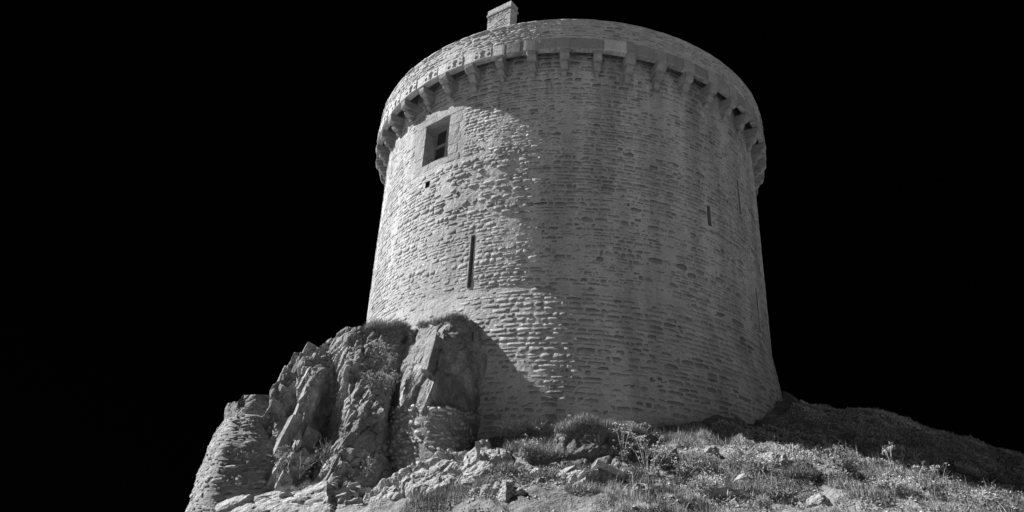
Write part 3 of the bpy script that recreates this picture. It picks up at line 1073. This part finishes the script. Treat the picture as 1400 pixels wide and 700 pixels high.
def joint_blocks(G, n, q, L0, N0, dims, push=0.35, wob=0.12, zlim=None, xlim=None, m_=6):
    """blocks of one joint system set along a rock surface"""
    gn = grid_normals(G)
    Vs, Fs, off = [], [], 0
    for _ in range(n):
        for _t in range(30):
            i, j = q.integers(m_, G.shape[0] - m_), q.integers(m_, G.shape[1] - m_)
            if (zlim is None or zlim[0] < G[i, j, 2] < zlim[1]) and (xlim is None or xlim[0] < G[i, j, 0] < xlim[1]):
                break
        L = unit(np.array(L0) + q.normal(0, wob, 3))
        N1 = np.array(N0) + q.normal(0, wob, 3)
        N1 = unit(N1 - L * (N1 @ L))
        N2 = np.cross(L, N1)
        s = q.uniform(0.55, 1.25) * (1.0 if q.random() < 0.7 else 0.55)
        dl, d1, d2 = [d * s * q.uniform(0.7, 1.3) for d in dims]
        ext = abs(gn[i, j] @ L) * dl + abs(gn[i, j] @ N1) * d1 + abs(gn[i, j] @ N2) * d2
        c = G[i, j] - gn[i, j] * ext * q.uniform(push, push + 0.3)
        v, f = hull_block(c, L, N1, N2, dl, d1, d2, q)
        Vs.append(v)
        Fs.append(f + off)
        off += len(v)
    return np.concatenate(Vs), np.concatenate(Fs)


def loft_rock(name, cols, step, amp, seed, mat, label, cat='rock', size=1.0, dip=(-0.4, 0.2), aniso=(1, 1, 0.32), group=None, back=1.6, top_back=1.2, blocks=None):
    G, nt, nb = loft_grid(cols, step, back, top_back)
    n = grid_normals(G)
    G2 = G + n * fracture(G, amp, seed, dip, size, aniso)[..., None]
    base = np.array([G[..., 0].mean(), G[..., 1].mean(), G[..., 2].min()])
    V_, F_ = (G2 - base).reshape(-1, 3), [grid_faces(*G.shape[:2])[:, ::-1]]
    if blocks:
        qb = np.random.default_rng(seed)
        for kw in blocks:
            bv, bf = joint_blocks(G, q=qb, **kw)
            F_.append(bf + len(V_))
            V_ = np.concatenate([V_, bv - base])
    o = obj(name, mesh_np(name, V_, F_, smooth=False), None, label, cat, group, material=mat, loc=base)
    return o, G2


crag, crag_G = loft_rock('rock_crag', CRAG, 0.027, 0.11, 100, M['rock'], 'tall jagged rock crag with steep ribs left of the tower base', size=1.0, blocks=[
    dict(n=60, L0=(0.24, 0.2, 0.95), N0=(-0.8, -0.6, 0.1), dims=(0.36, 0.13, 0.075), push=0.74, wob=0.1),
    dict(n=170, L0=(0.24, 0.2, 0.95), N0=(-0.8, -0.6, 0.1), dims=(0.20, 0.09, 0.05), push=0.45, wob=0.18)])
block, block_G = loft_rock('rock_crag', BLOCK, 0.028, 0.07, 200, M['rock'], 'big rounded rock block leaning against the tower wall', size=1.5, dip=(-0.3, 0.2), blocks=[
    dict(n=16, L0=(0.2, 0.25, 0.95), N0=(-0.75, -0.6, 0.25), dims=(0.40, 0.2, 0.12), push=0.76),
    dict(n=50, L0=(0.2, 0.25, 0.95), N0=(-0.75, -0.6, 0.25), dims=(0.18, 0.09, 0.05), push=0.6, wob=0.2)])
loft_rock('rock_outcrop', KNOB, 0.04, 0.05, 300, M['rock'], 'small flat-topped rock on top of the rounded rubble bastion', size=1.2, top_back=0.8, back=0.8)
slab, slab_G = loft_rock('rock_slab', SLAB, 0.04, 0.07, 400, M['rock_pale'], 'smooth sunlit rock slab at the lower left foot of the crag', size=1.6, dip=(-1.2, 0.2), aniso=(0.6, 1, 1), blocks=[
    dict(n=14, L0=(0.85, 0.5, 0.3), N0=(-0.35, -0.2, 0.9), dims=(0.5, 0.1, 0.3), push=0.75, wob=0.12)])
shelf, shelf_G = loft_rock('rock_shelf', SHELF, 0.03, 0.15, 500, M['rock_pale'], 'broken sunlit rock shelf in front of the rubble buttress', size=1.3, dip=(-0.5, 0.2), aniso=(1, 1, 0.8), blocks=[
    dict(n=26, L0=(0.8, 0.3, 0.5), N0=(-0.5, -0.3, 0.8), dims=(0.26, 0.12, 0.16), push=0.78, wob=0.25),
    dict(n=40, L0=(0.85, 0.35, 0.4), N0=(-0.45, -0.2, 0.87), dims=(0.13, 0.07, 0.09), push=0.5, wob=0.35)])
bank, bank_G = loft_rock('earth_bank', BANK, 0.035, 0.10, 600, M['earth'], 'dark earth and rock bank with grass on top before the tower', cat='bank', size=1.1, aniso=(1, 1, 0.8), blocks=[dict(n=50, L0=(0.9, 0.2, 0.2), N0=(-0.2, -0.5, 0.85), dims=(0.12, 0.06, 0.08), push=0.35, wob=0.5)])


# ------------------------------------------------------------------ rubble walls: mortar body with stones set in
def rubble_wall(name, cols, seed, label, hlo, hhi, wlo, whi, limit, tone_m=1.0, pr=0.007, rg_=0.007):
    step = 0.05
    G, nt, nb = loft_grid(cols, step, 1.2, 0.9, True)
    n = grid_normals(G)
    G2 = G + n * (0.07 * fbm(G * 1.6, 4, seed) + 0.015 * fbm(G * 7, 3, seed + 5))[..., None]
    base = np.array([G[..., 0].mean(), G[..., 1].mean(), G[..., 2].min()])
    root = obj(name, None, None, label, 'wall', loc=base)
    obj('core', mesh_np('core', (G2 - base).reshape(-1, 3), grid_faces(*G.shape[:2])[:, ::-1], smooth=True), root, material=M['rubble_mortar'])
    sub = G2[nt:, nb - 4 if nb > 4 else 0:-(nb - 4) if nb > 4 else None]
    sn = n[nt:, nb - 4 if nb > 4 else 0:-(nb - 4) if nb > 4 else None]
    row = sub[sub.shape[0] // 2]
    Ls = np.linalg.norm(np.diff(row, axis=0), axis=1).sum()
    colm = sub[:, sub.shape[1] // 2]
    Lt = np.linalg.norm(np.diff(colm, axis=0), axis=1).sum()
    nv, nu = sub.shape[:2]
    cum = np.r_[0, np.cumsum(np.linalg.norm(np.diff(row, axis=0), axis=1))]

    def surf(s, t, r):
        u = np.interp(np.clip(s, 0, Ls), cum, np.arange(nu))
        v = np.clip((1 - t / Lt), 0, 1) * (nv - 1)
        i, j = np.minimum(v.astype(int), nv - 2), np.minimum(u.astype(int), nu - 2)
        fv, fu = (v - i)[..., None], (u - j)[..., None]

        def lerp(Q):
            return Q[i, j] * (1 - fv) * (1 - fu) + Q[i, j + 1] * (1 - fv) * fu + Q[i + 1, j] * fv * (1 - fu) + Q[i + 1, j + 1] * fv * fu
        return lerp(sub) + lerp(sn) * r[..., None]
    q = np.random.default_rng(seed)
    rc = courses(0, Ls, 0, Lt, lambda t: q.uniform(hlo, hhi), lambda t: q.uniform(wlo, whi), q, (), 0.012, 0.024)
    rc = rc[(rc[:, 1] < Ls)]
    V_ = stone_verts(rc, q.normal(pr, pr * 1.3, len(rc)), np.full(len(rc), rg_), surf, q, 2.4, 0.012)
    tn = np.clip(q.normal(1.0, 0.2, len(rc)), 0.55, 1.5) * tone_m
    c = V_.mean(1)
    ar = np.linalg.norm(np.cross(V_[:, 11] - V_[:, 0], V_[:, 3] - V_[:, 8]), axis=1)
    stones_to_objects(V_, tn, ar * (c[:, 1] < c[:, 1].min() + 1.6), root, M['rubble'], limit, 'stone_facing')
    return root, G2


butt, butt_G = rubble_wall('rubble_buttress', BUTTRESS, 31, 'rough rubble stone buttress wall under the big leaning rock block', 0.055, 0.12, 0.06, 0.17, 280, 1.25, 0.014, 0.011)
bast, bast_G = rubble_wall('rubble_bastion', BASTION, 57, 'rounded rubble stone bastion wall at the far left edge', 0.06, 0.13, 0.08, 0.26, 290, 0.9)


# ------------------------------------------------------------------ loose boulders
def boulder(P, r, seed, label, mat, sq=(1, 1, 0.75), name='boulder', group=None):
    n = 16
    th_, ph_ = np.meshgrid(np.linspace(0, 2 * math.pi, 2 * n + 1), np.linspace(0.02, math.pi - 0.02, n))
    S = np.stack([np.sin(ph_) * np.cos(th_), np.sin(ph_) * np.sin(th_), np.cos(ph_)], -1)
    q = np.random.default_rng(seed)
    D_ = np.ones(S.shape[:-1]) * 1.2
    for _ in range(20):                                   # planes chip the ball into facets
        v = q.normal(0, 1, 3)
        v /= np.linalg.norm(v)
        d = S @ v
        D_ = np.minimum(D_, np.where(d > 0.05, q.uniform(0.75, 1.0) / np.maximum(d, 0.05), 9))
    B = S * D_[..., None] * np.array(sq) * r
    B = B + S * (0.16 * r * fbm(S * 2.5 + seed, 5, seed, 0.6))[..., None]
    return obj(name, mesh_np(name, B.reshape(-1, 3), grid_faces(*th_.shape)[:, ::-1]), None, label, 'rock', group, material=mat, loc=P)


def gz(x, y):
    return float(ground_z(np.array([x]), np.array([y]))[0])


for i, (x, y, r, lab, mt) in enumerate([
        (2.81, 12.3, 0.15, 'pale round boulder among grass on the mound right of centre', 'pebble'),
        (1.52, 13.0, 0.17, 'pale flat rock beside the tall flowering weed', 'pebble'),
        (-1.42, 11.9, 0.16, 'bright boulder on the rock shelf near the upright stone', 'pebble'),
        (-0.62, 11.1, 0.17, 'low pale rock in the grass at the bottom centre', 'rock_pale'),
        (0.42, 11.9, 0.16, 'bright rock below the dark earth bank', 'pebble'),
        (1.12, 11.2, 0.20, 'pale broken rock at the bottom edge right of the bank', 'rock_pale'),
        (3.58, 11.2, 0.22, 'large flat grey rock at the bottom right of the mound', 'rock'),
        (3.45, 13.3, 0.22, 'sunlit rock at the right end of the mound crest', 'rock_pale'),
        (2.55, 13.5, 0.20, 'sunlit rock at the left end of the mound crest', 'rock_pale'),
        (0.0, 12.4, 0.18, 'dark-sided rock left of the earth bank foot', 'rock'),
        (-0.3, 11.6, 0.20, 'grey rock in the grass below the bank', 'rock')]):
    boulder((x, y, gz(x, y) + r * (0.55 if i == 0 else 0.05)), r * (1.0 if i == 0 else 0.75), 40 + i, lab, M[mt])

# low broken ledges stepping up the mound
for i, (x, y, w, h, lab) in enumerate([
        (-0.62, 12.4, 0.9, 0.34, 'broken dark-faced rock ledge left of the earth bank'),
        (1.95, 13.25, 0.8, 0.30, 'low shaded rock ledge under the left end of the mound crest'),
        (3.62, 12.95, 0.8, 0.30, 'broken rock ledge under the right end of the mound crest'),
        (0.45, 11.55, 0.9, 0.30, 'low rock ledge at the bottom centre under the bank'),
        (2.45, 11.4, 0.9, 0.26, 'low rock ledge at the bottom below the round boulder'),
        (-0.85, 11.0, 0.8, 0.30, 'broken rock ledge at the bottom right of the shelf')]):
    z = gz(x, y)
    cols = []
    qq = np.random.default_rng(900 + i)
    for k in range(6):
        u = k / 5 - 0.5
        yy = y + 0.9 * u * u + qq.normal(0, 0.05)
        zt = z + h * (0.62 - 1.3 * u * u) + qq.normal(0, 0.03)
        cols.append([(x + w * u, yy + 0.28, zt - 0.02), (x + w * u, yy + 0.05, zt), (x + w * u * 1.05, yy - 0.10, z - 0.35)])
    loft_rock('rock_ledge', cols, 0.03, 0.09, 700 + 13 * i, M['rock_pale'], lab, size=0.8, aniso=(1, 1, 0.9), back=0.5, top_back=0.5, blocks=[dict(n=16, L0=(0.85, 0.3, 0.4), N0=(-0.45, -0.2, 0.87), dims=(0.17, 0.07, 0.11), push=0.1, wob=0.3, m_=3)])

# upright pale stone on the shelf
us = np.array([(-0.05, -0.04), (0.05, -0.045), (0.055, 0.04), (-0.045, 0.05)]) * 0.75
uv_, uf_ = [], []
for k, z in enumerate(np.linspace(0, 0.5, 6)):
    j = np.random.default_rng(k).normal(0, 0.009, (4, 2))
    for p in us * (1 - 0.12 * k / 5) + j:
        uv_.append((p[0] - 0.012 * k, p[1], z))
for k in range(5):
    for i in range(4):
        uf_.append((k * 4 + i, k * 4 + (i + 1) % 4, k * 4 + 4 + (i + 1) % 4, k * 4 + 4 + i))
uf_.append((20, 21, 22, 23))
obj('standing_stone', mesh_np('standing_stone', np.array(uv_), np.array(uf_)), None, 'narrow pale stone standing upright on the rock shelf', 'rock', material=M['pebble'], loc=(-1.34, 12.75, 2.52))

# ------------------------------------------------------------------ vegetation
def blades(base, h, w, lean, q, droop=0.35):
    """grass blades: one quad and one triangle each"""
    n = len(base)
    az = q.uniform(0, 2 * math.pi, n)
    la = q.uniform(0, 2 * math.pi, n)
    ln = np.abs(q.normal(0, lean, n))
    side = np.stack([np.cos(az), np.sin(az), 0 * az], -1) * (w / 2)[:, None]
    dirn = np.stack([np.cos(la) * ln, np.sin(la) * ln, np.ones(n)], -1)
    dirn /= np.linalg.norm(dirn, axis=1)[:, None]
    mid = base + dirn * (h * 0.55)[:, None]
    tip = base + dirn * h[:, None] + np.stack([np.cos(la) * ln, np.sin(la) * ln, -0.4 * ln], -1) * (h * droop)[:, None]
    V_ = np.stack([base - side, base + side, mid + side * 0.7, mid - side * 0.7, tip], 1).reshape(-1, 3)
    k = np.arange(n)[:, None] * 5
    return V_, [k + np.array([[0, 1, 2, 3]]), k + np.array([[3, 2, 4]])]


def in_tower(x, y, m_=0.0):
    return np.hypot(x, y - TD) < 6.3 + m_


q = np.random.default_rng(77)
# dry grass over the mound, patchy
n = 190000
x, y = q.uniform(-2.2, 8.5, n), q.uniform(9.6, 15.5, n)
P = np.stack([x, y, 0 * x], -1)
dens = fbm(P * 1.1, 4, 71) * 1.4 + fbm(P * 3.5, 3, 72) * 0.6
k = (q.random(n) < smooth01((dens - 0.02) * 3.2)) & ~in_tower(x, y)
x, y, dens = x[k], y[k], dens[k]
b = np.stack([x, y, ground_z(x, y) - 0.01], -1)
h = q.uniform(0.03, 0.11, len(x)) * (1 + 0.9 * smooth01(dens))
tall = q.random(len(x)) < 0.05
h = np.where(tall, h * 2.2, h)
V_, F_ = blades(b, h, q.uniform(0.004, 0.010, len(x)), 0.6, q)
obj('grass', mesh_np('grass', V_, F_, tone=np.repeat(q.uniform(0.6, 1.25, len(x)) * (0.35 + 0.8 * smooth01(fbm(np.stack([x, y, 0 * x], -1) * 2.2, 3, 99) * 1.6 + 0.55)), 5)), None, 'patchy short dry grass over the sunlit mound', 'grass', kind='stuff', material=M['grass'])
# dark grass on the shaded hillside
n = 150000
x, y = q.uniform(3.0, 13.0, n), q.uniform(13.4, 20.2, n)
k = ~in_tower(x, y) & (y > 14.6 - 0.22 * x * (x > 3))
x, y = x[k], y[k]
b = np.stack([x, y, ground_z(x, y) - 0.01], -1)
V_, F_ = blades(b, q.uniform(0.025, 0.08, len(x)) * (0.6 + 0.9 * smooth01(fbm(np.stack([x, y, 0 * x], -1) * 2.4, 3, 97) * 2)), q.uniform(0.010, 0.02, len(x)), 0.8, q)
obj('grass', mesh_np('grass', V_, F_, tone=np.repeat(q.uniform(0.6, 1.3, len(x)) * (0.75 + 0.5 * smooth01(fbm(np.stack([x, y, 0 * x], -1) * 1.6, 4, 98) * 1.5 + 0.5)), 5)), None, 'dark grass on the shaded hillside right of the tower', 'grass', kind='stuff', material=M['hill_grass'])

# pebbles and chips
n = 6000
x, y = q.uniform(-1.6, 7.5, n), q.uniform(9.8, 14.4, n)
k = ~in_tower(x, y) & (fbm(np.stack([x, y, 0 * x], -1) * 1.4, 3, 90) > -0.1)
x, y = x[k], y[k]
z = ground_z(x, y)
oct_ = np.array([(1, 0, 0), (0, 1, 0), (-1, 0, 0), (0, -1, 0), (0, 0, 1), (0, 0, -1)], float)
of_ = np.array([(0, 1, 4), (1, 2, 4), (2, 3, 4), (3, 0, 4), (1, 0, 5), (2, 1, 5), (3, 2, 5), (0, 3, 5)])
sz = 0.010 + 0.04 * q.random(len(x)) ** 4
pv = np.stack([x, y, z], -1)[:, None] + oct_[None] * sz[:, None, None] * q.uniform(0.6, 1.4, (len(x), 6, 1)) * np.array([1, 1, 0.7])
pf = (of_[None] + (np.arange(len(x)) * 6)[:, None, None]).reshape(-1, 3)
obj('pebbles', mesh_np('pebbles', pv.reshape(-1, 3), pf), None, 'pale stone chips scattered in the grass', 'pebbles', kind='stuff', material=M['pebble'])


# low broad-leaved herbs between the grass
n = 60000
x, y = q.uniform(-1.8, 7.5, n), q.uniform(9.8, 15.0, n)
P = np.stack([x, y, 0 * x], -1)
k = ~in_tower(x, y) & (q.random(n) < smooth01((fbm(P * 1.7, 4, 55) - 0.02) * 4))
x, y = x[k], y[k]
hz_ = 0.16 * smooth01((fbm(P[k] * 1.7, 4, 55)) * 2.5)
_lc = np.stack([x, y, ground_z(x, y) + 0.01 + q.random(len(x)) * hz_], -1)
_d1 = q.normal(0, 1, (len(x), 3))
_d1 /= np.linalg.norm(_d1, axis=1)[:, None]
_d2 = np.cross(_d1, q.normal(0, 1, (len(x), 3)))
_d2 /= np.linalg.norm(_d2, axis=1)[:, None]
_s = q.uniform(0.008, 0.024, len(x))[:, None]
_lv = np.stack([_lc - _d1 * _s, _lc + _d2 * _s * 0.5, _lc + _d1 * _s, _lc - _d2 * _s * 0.5], 1).reshape(-1, 3)
obj('ground_cover', mesh_np('ground_cover', _lv, np.arange(len(_lv)).reshape(-1, 4), tone=np.repeat(q.uniform(0.5, 1.5, len(x)), 4)), None, 'low leafy herbs spread between the dry grass', 'plants', kind='stuff', material=M['leaf'])


def tuft(P, r, h, n, seed, label, mat='grass', group=None, lean=0.5, wid=0.009):
    q = np.random.default_rng(seed)
    a, d = q.uniform(0, 2 * math.pi, n), r * np.sqrt(q.random(n))
    b = np.stack([d * np.cos(a), d * np.sin(a), -0.03 - 0.3 * d * 0], -1)
    hh_ = h * q.uniform(0.45, 1.1, n) * (1 - 0.45 * (d / r) ** 2)
    V_, F_ = blades(b, hh_, np.full(n, wid) * q.uniform(0.6, 1.3, n), lean, q)
    return obj('grass_tuft', mesh_np('grass_tuft', V_, F_, tone=np.repeat(q.uniform(0.65, 1.35, n), 5)), None, label, 'grass', group, material=M[mat], loc=P)


def on_grid(G, x, y0=None):
    """highest point of a rock near a given x (its top edge)"""
    m_ = np.abs(G[..., 0] - x) < 0.08
    i = np.argmax(np.where(m_, G[..., 2], -99))
    return G.reshape(-1, 3)[i]


for i, (x, y, r, h, lab, mt) in enumerate([
        (-0.45, 13.55, 0.32, 0.34, 'rounded pale grass tuft left of the earth bank', 'grass'),
        (-0.85, 13.1, 0.22, 0.26, 'small grass tuft beside the upright stone', 'grass'),
        (0.15, 13.0, 0.24, 0.32, 'grass tuft at the left foot of the earth bank', 'grass'),
        (0.55, 12.4, 0.28, 0.30, 'grass tuft below the middle of the earth bank', 'grass'),
        (-0.35, 12.0, 0.28, 0.26, 'grass tuft low left of the earth bank', 'grass_dark'),
        (1.35, 12.3, 0.26, 0.26, 'grass tuft below the flowering weed', 'grass_dark'),
        (2.25, 13.2, 0.30, 0.34, 'tall grass tuft at the left end of the mound', 'grass'),
        (2.15, 12.2, 0.28, 0.26, 'dark grass tuft left of the round boulder', 'grass_dark'),
        (3.2, 12.2, 0.26, 0.28, 'dark grass tuft right of the round boulder', 'grass_dark'),
        (3.75, 12.6, 0.26, 0.32, 'dark bushy grass tuft at the right end of the mound', 'grass_dark'),
        (4.3, 12.3, 0.28, 0.24, 'grass tuft on the slope below the hill', 'grass'),
        (0.3, 11.2, 0.30, 0.22, 'grass tuft at the bottom edge left of centre', 'grass'),
        (1.7, 11.1, 0.30, 0.22, 'grass tuft at the bottom edge below the flat rock', 'grass'),
        (5.0, 12.0, 0.30, 0.20, 'grass tuft at the lower right beside the thin weed', 'grass'),
        (-0.15, 13.75, 0.30, 0.36, 'tall pale grass tuft touching the left end of the bank', 'grass'),
        (-0.75, 13.9, 0.30, 0.30, 'grass tuft before the shaded corner of the wall', 'grass_dark'),
        (0.3, 13.25, 0.26, 0.34, 'shaggy grass tuft hanging before the bank face, left', 'grass_dark'),
        (0.75, 13.05, 0.26, 0.28, 'shaggy grass tuft hanging before the bank face, middle', 'grass'),
        (1.2, 13.2, 0.26, 0.34, 'shaggy grass tuft hanging before the bank face, right', 'grass_dark'),
        (1.75, 13.7, 0.32, 0.30, 'grass tuft between the bank and the mound crest', 'grass_dark'),
        (-0.9, 12.5, 0.28, 0.28, 'dark grass tuft by the broken ledge left of the bank', 'grass_dark'),
        (0.95, 12.0, 0.30, 0.26, 'dark grass tuft low below the bank', 'grass_dark'),
        (1.75, 12.6, 0.30, 0.26, 'dark grass tuft left of the mound, below its crest', 'grass_dark'),
        (2.7, 11.7, 0.30, 0.22, 'dark grass tuft under the round boulder', 'grass_dark'),
        (3.5, 11.8, 0.30, 0.24, 'dark grass tuft above the large flat grey rock', 'grass_dark'),
        (4.3, 11.4, 0.30, 0.22, 'grass tuft at the bottom right of the large flat grey rock', 'grass_dark'),
        (-1.05, 11.6, 0.24, 0.24, 'grass tuft at the right end of the rock shelf', 'grass')]):
    tuft((x, y, gz(x, y)), r, h, 900, 300 + i, lab, mt)

for i, (x, r, h, lab, mt, G) in enumerate([
        (-4.30, 0.24, 0.26, 'dark grass cushion on the left end of the crag top', 'grass', crag_G),
        (-4.00, 0.28, 0.30, 'dark grass cushion on the crag top against the tower', 'grass', crag_G),
        (-3.70, 0.26, 0.28, 'dark grass cushion in the notch beside the big rock block', 'grass_dark', crag_G),
        (-3.05, 0.20, 0.22, 'grass on the left shoulder of the big rock block', 'grass', block_G),
        (-2.72, 0.24, 0.26, 'grass on top of the big rock block, left part', 'grass', block_G),
        (-2.40, 0.26, 0.24, 'grass on top of the big rock block, middle part', 'grass_dark', block_G),
        (-2.08, 0.24, 0.22, 'grass on top of the big rock block, right part', 'grass_dark', block_G),
        (0.05, 0.24, 0.26, 'grass on the left end of the earth bank top', 'grass', bank_G),
        (0.45, 0.26, 0.25, 'grass on the earth bank top, left of its middle', 'grass', bank_G),
        (0.85, 0.22, 0.24, 'grass on the earth bank top, right of its middle', 'grass', bank_G),
        (1.2, 0.22, 0.22, 'grass on the right end of the earth bank top', 'grass', bank_G),
        (-4.25, 0.26, 0.24, 'grass fringe on the top of the smooth slab', 'grass', slab_G),
        (-4.55, 0.20, 0.18, 'thin grass fringe on the slab further left', 'grass', slab_G)]):
    p = on_grid(G, x)
    tuft((p[0], p[1] - 0.06, p[2] - 0.02), r, h, 1100, 500 + i, lab, mt)


def tube(pts, r0, r1, sides=4):
    pts = np.array(pts, float)
    n = len(pts)
    V_, F_ = [], []
    for i, p in enumerate(pts):
        r = r0 + (r1 - r0) * i / (n - 1)
        for s in range(sides):
            a = 2 * math.pi * s / sides
            V_.append(p + np.array([math.cos(a) * r, math.sin(a) * r, 0]))
    for i in range(n - 1):
        for s in range(sides):
            F_.append((i * sides + s, i * sides + (s + 1) % sides, (i + 1) * sides + (s + 1) % sides, (i + 1) * sides + s))
    return np.array(V_), np.array(F_)


def join(parts):
    V_, F_, o = [], [], 0
    for v, f in parts:
        V_.append(v)
        F_.append(np.asarray(f) + o)
        o += len(v)
    return np.concatenate(V_), np.concatenate(F_)


def leaves(C, size, q):
    n = len(C)
    d1 = q.normal(0, 1, (n, 3))
    d1 /= np.linalg.norm(d1, axis=1)[:, None]
    d2 = np.cross(d1, q.normal(0, 1, (n, 3)))
    d2 /= np.linalg.norm(d2, axis=1)[:, None]
    s = size * q.uniform(0.6, 1.3, n)[:, None]
    V_ = np.stack([C - d1 * s, C + d2 * s * 0.45, C + d1 * s, C - d2 * s * 0.45], 1).reshape(-1, 3)
    return V_, np.arange(n * 4).reshape(-1, 4)


def weed(P, h, n, seed, label, spread=0.35, heads=True, leaf_n=90, mat='leaf'):
    q = np.random.default_rng(seed)
    root = obj('weed', None, None, label, 'plant', loc=P)
    hd, lf = [], []
    for i in range(n):
        a = q.uniform(0, 2 * math.pi)
        ln = q.uniform(0.15, 1) * spread
        tip = np.array([math.cos(a) * ln, math.sin(a) * ln * 0.7, h * q.uniform(0.6, 1.0)])
        pts = [np.array([0, 0, -0.05]), tip * np.array([0.25, 0.25, 0.4]), tip * np.array([0.6, 0.6, 0.75]), tip]
        st = [tube(pts, 0.009, 0.004)]
        for j in range(3):
            p0 = pts[2] + (pts[3] - pts[2]) * q.uniform(0, 0.8) if j else pts[2]
            e = p0 + np.array([q.normal(0, 0.07), q.normal(0, 0.07), q.uniform(0.05, 0.14)])
            st.append(tube([p0, (p0 + e) / 2 + q.normal(0, 0.01, 3), e], 0.005, 0.003, 3))
            hd.append(e)
        hd.append(tip)
        v, f = join(st)
        obj('stem', mesh_np('stem', v, f, tone=np.full(len(v), 1.5)), root, material=M[mat])
        lf.append(np.array([pts[1] * q.uniform(0.2, 1.0) + (pts[2] - pts[1]) * q.random() + q.normal(0, 0.045, 3) for _ in range(leaf_n // n)]))
    if leaf_n >= n:
        v, f = leaves(np.concatenate(lf), 0.03, q)
        obj('foliage', mesh_np('foliage', v, f, tone=np.repeat(q.uniform(0.7, 1.5, len(v) // 4), 4)), root, material=M[mat])
    if heads:
        C = np.concatenate([e + q.normal(0, 1, (14, 3)) * np.array([0.028, 0.028, 0.008]) for e in hd])
        v, f = leaves(C, 0.012, q)
        obj('seed_heads', mesh_np('seed_heads', v, f), root, material=M['flower'], kind='stuff')
    return root


weed((1.42, 12.95, gz(1.42, 12.95)), 0.95, 9, 1, 'tall branching flowering weed right of the earth bank', 0.6, True, 120)
weed((1.05, 13.35, gz(1.05, 13.35) + 0.15), 0.7, 6, 2, 'thinner flowering weed rising behind the tall one', 0.35, True, 60)
weed((5.21, 12.65, gz(5.21, 12.65)), 0.5, 3, 3, 'lone thin flowering weed before the dark hillside', 0.14, True, 24)
weed((4.4, 12.9, gz(4.4, 12.9)), 0.32, 4, 4, 'low thin weed on the crest left of the lone one', 0.15, False, 30)
weed((5.7, 12.5, gz(5.7, 12.5)), 0.28, 5, 14, 'low leafy weed right of the lone thin one', 0.2, True, 60)
weed((3.05, 13.6, gz(3.05, 13.6)), 0.3, 4, 5, 'low weed on the mound crest', 0.15, False, 20)
weed((0.5, 13.75, gz(0.5, 13.75) + 0.1), 0.55, 5, 6, 'slender weed stalks on the earth bank before the wall', 0.2, True, 30)
weed((-3.45, 14.55, 4.25), 0.5, 8, 8, 'leafy weed growing in the cleft of the crag', 0.3, True, 260)
weed((-3.75, 14.55, 4.35), 0.45, 7, 9, 'leafy weed on the ledge left of the cleft', 0.25, True, 200)
weed((-4.85, 13.25, 2.35), 0.5, 7, 10, 'pale straggling weed between bastion and crag', 0.25, True, 90)
weed((-4.45, 13.2, 2.45), 0.42, 9, 11, 'wispy weed before the dark hollow of the crag', 0.4, False, 160)
weed((-3.35, 13.4, 2.55), 0.35, 6, 12, 'broad leafy weed at the foot of the crag ribs', 0.25, False, 160)
weed((-1.0, 14.4, gz(-1.0, 14.4)), 0.35, 7, 13, 'dark leafy weed in the corner beside the tower wall', 0.3, True, 220)
weed((-0.55, 14.65, gz(-0.55, 14.65)), 0.42, 10, 21, 'dark bushy weed at the foot of the shaded wall, left of the bank', 0.4, False, 420)
weed((-0.05, 14.75, gz(-0.05, 14.75)), 0.45, 10, 22, 'dark bushy weed at the foot of the wall right behind the bank', 0.35, False, 380)
weed((3.9, 12.75, gz(3.9, 12.75)), 0.34, 9, 23, 'dark bushy weed at the right end of the mound crest', 0.3, True, 300)
weed((2.0, 12.75, gz(2.0, 12.75)), 0.28, 8, 24, 'leafy weed left of the round boulder on the mound', 0.3, True, 220)
weed((0.9, 11.7, gz(0.9, 11.7)), 0.26, 8, 25, 'leafy weed low on the slope below the bank', 0.3, True, 200)
weed((-0.15, 12.6, gz(-0.15, 12.6)), 0.30, 8, 26, 'leafy weed at the lower left of the bank', 0.25, True, 200)
for i, (x, y, h, lab) in enumerate([
        (-0.55, 13.3, 0.34, 'dark scrubby weed between the upright stone and the bank'),
        (0.05, 12.2, 0.30, 'scrubby weed in the hollow left below the bank'),
        (1.7, 13.1, 0.34, 'scrubby weed right of the tall flowering one'),
        (2.45, 12.6, 0.34, 'dark scrub on the mound left above the round boulder'),
        (3.15, 12.7, 0.32, 'dark scrub on the mound right above the round boulder'),
        (4.55, 12.8, 0.26, 'dark scrub where the mound meets the hillside'),
        (2.1, 11.6, 0.26, 'dark scrub at the bottom, left of the low ledge'),
        (3.1, 11.4, 0.26, 'dark scrub at the bottom, right of the low ledge'),
        (4.9, 11.9, 0.22, 'dark scrub low on the right slope'),
        (0.15, 14.2, 0.5, 'tall dark weeds behind the left end of the bank'),
        (1.35, 14.2, 0.55, 'tall dark weeds behind the right end of the bank')]):
    weed((x, y, gz(x, y)), h, 11, 60 + i, lab, 0.34, i % 2 == 0, 420)
weed((-3.55, 14.75, 4.75), 0.45, 9, 81, 'leafy weed high in the cleft beside the big rock block', 0.3, True, 360)
weed((-3.85, 14.85, 5.1), 0.4, 8, 82, 'leafy weed on the crag just below its grassy top', 0.3, True, 300)
weed((-4.2, 13.6, 2.75), 0.4, 9, 83, 'dark weed in the hollow at the crag foot', 0.35, False, 300)
